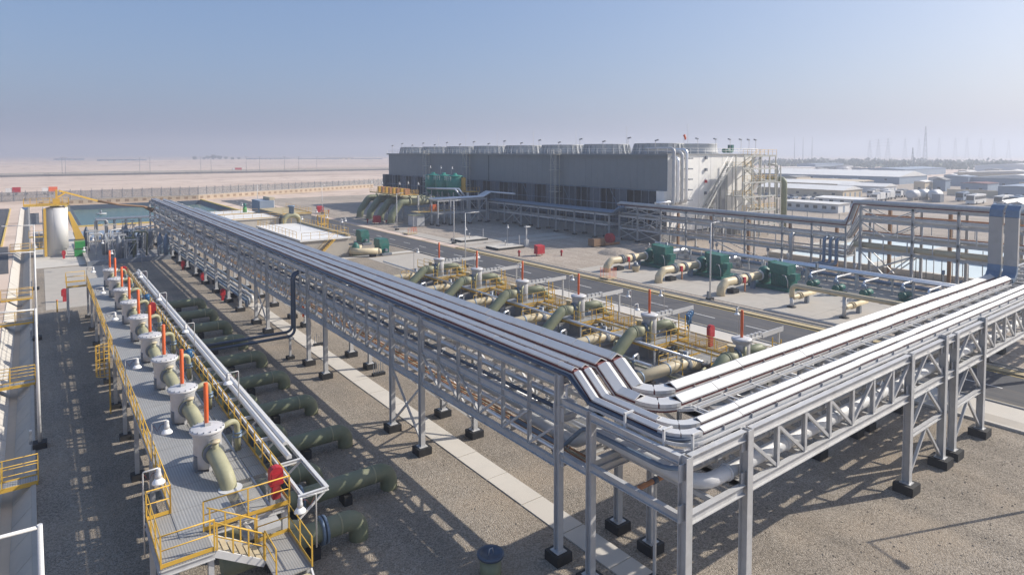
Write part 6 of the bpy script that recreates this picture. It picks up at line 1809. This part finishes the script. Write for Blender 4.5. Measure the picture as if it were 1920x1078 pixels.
def bus(x, y, rz, m, label, L=11.5):
    t = T('parked_bus', label, 'bus', (x, y, 0), 'parked buses')
    P('body', MB().hexa([(x, y - 1.25, .45), (x + L, y - 1.25, .45), (x + L, y + 1.25, .45), (x, y + 1.25, .45), (x + .15, y - 1.2, 3.3), (x + L, y - 1.2, 3.3), (x + L, y + 1.2, 3.3), (x + .15, y + 1.2, 3.3)]), m, t)
    for k in range(6): P('side_window', MB().box(x + .9 + k * 1.75, y - 1.30, 1.8, x + 2.5 + k * 1.75, y - 1.21, 2.75), 'window', t)
    P('windscreen', MB().box(x - .03, y - 1.05, 1.5, x + .12, y + 1.05, 3.0), 'window', t)
    P('roof_unit', MB().box(x + 4, y - .7, 3.3, x + 7, y + .7, 3.55), m, t)
    wm = MB().tube([(0, 0, 0), (0, .3, 0)], .5, 12).mesh('wheel', 'black')
    for dx in (2.2, L - 2.6):
        for dy in (-1.3, 1.0): I('wheel', wm, (x + dx, y + dy, .5), t)
    for dy in (-.95, .75): P('headlight', MB().box(x - .04, y + dy, .7, x + .0, y + dy + .25, .95), 'glass_lamp', t)
bus(250, 76, 0, 'white_wall', 'white coach parked at the right, left one of the two large')
bus(250, 68.3, 0, 'white_wall', 'white coach parked at the right, right one of the two large')
bus(251.5, 64.6, 0, 'bluegrey', 'grey blue coach parked next to the right coach', 9)
bus(253, 61, 0, 'white_wall', 'white coach cut off by the right image edge', 9)
bus(263, 83.2, 0, 'blue_wall', 'small blue minibus left of the white coaches', 6)
def car(x, y, m, label):
    t = T('parked_car', label, 'car', (x, y, 0), 'cars parked in the right compound')
    P('body', MB().hexa([(x, y, .35), (x + 4.4, y, .35), (x + 4.4, y + 1.8, .35), (x, y + 1.8, .35), (x + .1, y + .05, .95), (x + 4.3, y + .05, .95), (x + 4.3, y + 1.75, .95), (x + .1, y + 1.75, .95)]), m, t)
    P('cabin', MB().hexa([(x + .9, y + .1, .95), (x + 3.9, y + .1, .95), (x + 3.9, y + 1.7, .95), (x + .9, y + 1.7, .95), (x + 1.5, y + .25, 1.5), (x + 3.4, y + .25, 1.5), (x + 3.4, y + 1.55, 1.5), (x + 1.5, y + 1.55, 1.5)]), 'window', t)
    wm = MB().tube([(0, 0, 0), (0, .22, 0)], .33, 10).mesh('wheel', 'black')
    for dx in (.8, 3.5):
        for dy in (-.05, 1.63): I('wheel', wm, (x + dx, y + dy, .33), t)
for i in range(14):
    x = 218 + random.uniform(-14, 24); y = 112 + i * 2.6
    car(x, y, random.choice(['white_wall', 'white_wall', 'steel', 'steel_dark', 'blue_wall']), 'small parked car in the right compound, %s counting from the prefab cabins' % CARD[i])
for i, (x, y) in enumerate(((262, 111), (266, 108), (253, 102), (240, 100), (270, 104))):
    truck(x, y, random.choice(['white_wall', 'steel', 'steel_dark']), 'light truck parked before the tan hall, %s of five' % TH[i], .7)
for i in range(12):
    x, y = 330 + random.uniform(0, 200), 60 + i * 12
    S('storage_container', MB().box(x, y, 0, x + 12, y + 2.5, 2.6).box(x + .2, y - .03, .3, x + 11.8, y, 2.3), random.choice(['blue_wall', 'maroon', 'steel_dark', 'tan_wall']), 'shipping container in the far right yards, %s counting from the image edge' % CARD[i], 'container', (x, y, 0), 'containers in the far right yards')
for i in range(44):
    x, y = 345 + (i % 11) * 34 + random.uniform(-12, 12), 70 + (i // 11) * 62 + (i % 11) * 5 + random.uniform(-14, 14)
    w, l, h = random.uniform(6, 16), random.uniform(5, 12), random.uniform(2.4, 4.2)
    if 370 < x + w and x < 425 and 140 < y + l and y < 265: x += 70
    t = T('yard_hut', 'small low hut scattered in the far right yards, %s counting outwards' % CARD[i], 'building', (x, y, 0), 'small huts in the far right yards')
    P('wall', MB().box(x, y, 0, x + w, y + l, h), random.choice(['tan_wall', 'white_wall', 'blue_wall', 'concrete']), t)
    P('roof', MB().ext([(x - .3, y + l / 2, h + .01), (x + w + .3, y + l / 2, h + .01)], [(-l / 2 - .3, 0), (0, .7), (l / 2 + .3, 0)]), random.choice(['white_roof', 'concrete_pale', 'concrete_dark']), t)
    P('door', MB().box(x - .06, y + l * .4, 0, x, y + l * .4 + 1.2, 2.0), 'steel_dark', t)
# tree belt as one mass
mb = MB()
for i in range(5200):
    x = random.uniform(760, 1150)
    y = random.uniform(0, 560)
    s_ = random.uniform(1.2, 2.6)
    c = V((x, y + (x - 760) * .1, random.uniform(.5, 8.5) * (0.6 + .4 * math.sin(y * .07) * math.cos(x * .05))))
    u = V((random.gauss(0, 1), random.gauss(0, 1), random.gauss(0, 1))).normalized()
    w = u.orthogonal().normalized(); v2 = u.cross(w)
    mb.quad(c - w * s_ - v2 * s_, c + w * s_ - v2 * s_, c + w * s_ + v2 * s_, c - w * s_ + v2 * s_)
G('tree_belt', mb, 'leaf', 'stuff', 'hazy dark belt of trees in the far right distance')
# pylons and masts
def lattice(name, x, y, h, b, label, arms=0, m='steel', cat='pylon', group=None):
    t = T(name, label, cat, (x, y, 0), group)
    for sx, sy in ((-1, -1), (1, -1), (1, 1), (-1, 1)):
        P('leg', MB().bar((x + sx * b, y + sy * b, 0), (x + sx * b * .12, y + sy * b * .12, h), b * .09, b * .09), m, t)
    n = 7
    mb = MB()
    for i in range(n):
        f0, f1 = 1 - .88 * i / n, 1 - .88 * (i + 1) / n
        z0, z1 = h * i / n, h * (i + 1) / n
        for (ax, ay), (bx, by) in (((-1, -1), (1, -1)), ((1, -1), (1, 1)), ((1, 1), (-1, 1)), ((-1, 1), (-1, -1))):
            mb.bar((x + ax * b * f0, y + ay * b * f0, z0), (x + bx * b * f1, y + by * b * f1, z1), b * .05, b * .05)
            mb.bar((x + bx * b * f0, y + by * b * f0, z0), (x + ax * b * f1, y + ay * b * f1, z1), b * .05, b * .05)
    P('lattice', mb, m, t)
    for k in range(arms):
        z = h * (.66 + .14 * k)
        P('cross_arm', MB().bar((x - b * 1.5, y + b * 1.5, z), (x + b * 1.5, y - b * 1.5, z), b * .14, b * .14), m, t)
    return t
lattice('lattice_mast', 1080, 388, 58, 2.8, 'slim lattice mast, tallest thing on the right horizon', 0, 'steel_dark', 'mast')
lattice('lattice_mast', 600, 225, 22, 1.3, 'short thin lattice mast nearer than the tall mast', 0, 'steel_dark', 'mast')
def place(px, d_):
    a = math.atan((px - 960) / 1179.0); an = R_(36.96) + a
    return d_ * math.sin(an) / math.cos(a), d_ * math.cos(an) / math.cos(a)
for i, (px, d_, h) in enumerate(((1630, 1700, 52), (1646, 1650, 54), (1664, 1600, 55), (1696, 1900, 62), (1722, 1900, 62), (1760, 2000, 66), (1790, 1900, 64), (1812, 2000, 66), (1838, 1900, 60), (1862, 2000, 64), (1890, 1900, 58))):
    x, y = place(px, d_)
    lattice('power_pylon', x, y, h, 5.0, 'hazy lattice power pylon on the right horizon, %s of eleven from the left' % TH[i], 3, 'steel_dark', 'pylon', 'power pylons on the right horizon')
for i, px in enumerate((1489, 1505, 1522)):
    x, y = place(px, 1500)
    t = T('chimney_mast', 'thin hazy mast right of the cooling tower, %s of three' % TH[i], 'mast', (x, y, 0), 'thin masts right of the tower')
    P('shaft', MB().tube([(x, y, 0), (x, y, 26), (x, y, 53)], [1.2, .9, .6], 8), 'steel_dark', t)
    P('top', MB().lathe(x, y, [(.9, 53), (.9, 54.5)], 8), 'steel_dark', t)
# lamp posts in the desert
for i, (px, d_) in enumerate(((115, 560), (120, 575), (268, 560), (286, 570), (400, 565), (427, 560), (513, 560), (547, 560), (613, 560), (652, 560), (703, 560))):
    x, y = place(px, d_ * .86)
    y = 574
    t = T('road_lamp', 'thin lamp post along the desert road, %s from the left' % TH[i], 'street lamp', (x, y, 0), 'lamp posts along the desert road')
    P('pole', MB().tube([(x, y, 0), (x, y, 14)], .14, 6), 'steel_dark', t)
    P('arm', MB().bar((x - 1.5, y, 14), (x + 1.5, y, 14), .15, .15), 'steel_dark', t)
# low desert mounds
for i, (x, y, rx, ry, h) in enumerate(((-250, 900, 500, 60, 5), (300, 1200, 700, 80, 6), (900, 1500, 900, 120, 7), (1500, 1500, 800, 200, 8), (-600, 1500, 900, 120, 10))):
    mb = MB()
    n = 24
    prof = [(1, 0), (.8, .12), (.55, .45), (.3, .8), (0.02, 1.0)]
    k0 = 0
    for r, z in prof:
        for j in range(n):
            a = 2 * math.pi * j / n
            w = 1 + .18 * math.sin(3 * a + i) + .1 * math.sin(7 * a)
            mb.v.append((x + rx * r * w * math.cos(a), y + ry * r * w * math.sin(a), -.3 + h * z))
    for q in range(len(prof) - 1):
        for j in range(n):
            a = q * n + j; b = q * n + (j + 1) % n
            mb.f.append((a, b, b + n, a + n)); mb.s.append(1)
    G('desert_mound', mb, 'sand')

# loose stones lying on the near gravel
mb = MB()
for i in range(6500):
    x = random.uniform(0, 48); y = 6 + (random.random() ** 1.6) * 60
    if 18.4 < x < 20.2: continue
    s_ = random.uniform(.018, .06)
    k0 = len(mb.v)
    for dx, dy, dz in ((1, 0, 0), (0, 1, 0), (-1, 0, 0), (0, -1, 0), (0, 0, .8)):
        f = random.uniform(.6, 1.3) * s_
        mb.v.append((x + dx * f, y + dy * f, .001 + dz * f))
    for a, b in ((0, 1), (1, 2), (2, 3), (3, 0)):
        mb.f.append((k0 + a, k0 + b, k0 + 4)); mb.s.append(0)
G('loose_stones', mb, 'gravel', 'stuff', 'loose stones scattered over the near gravel')

# ------------------------------------------------------------------ haze
hz = bpy.data.materials.new('haze')
hz.use_nodes = True
N = hz.node_tree.nodes
N.remove(N['Principled BSDF'])
pv = N.new('ShaderNodeVolumePrincipled')
pv.inputs['Color'].default_value = (0.55, 0.60, 0.70, 1)
pv.inputs['Density'].default_value = 0.0008
pv.inputs['Anisotropy'].default_value = 0.35
hz.node_tree.links.new(pv.outputs[0], N['Material Output'].inputs['Volume'])
MATS['haze'] = hz
G('haze', MB().box(-12600, -12600, -4, 12600, 12600, 80), 'haze', 'stuff', 'pale dusty haze in the air')
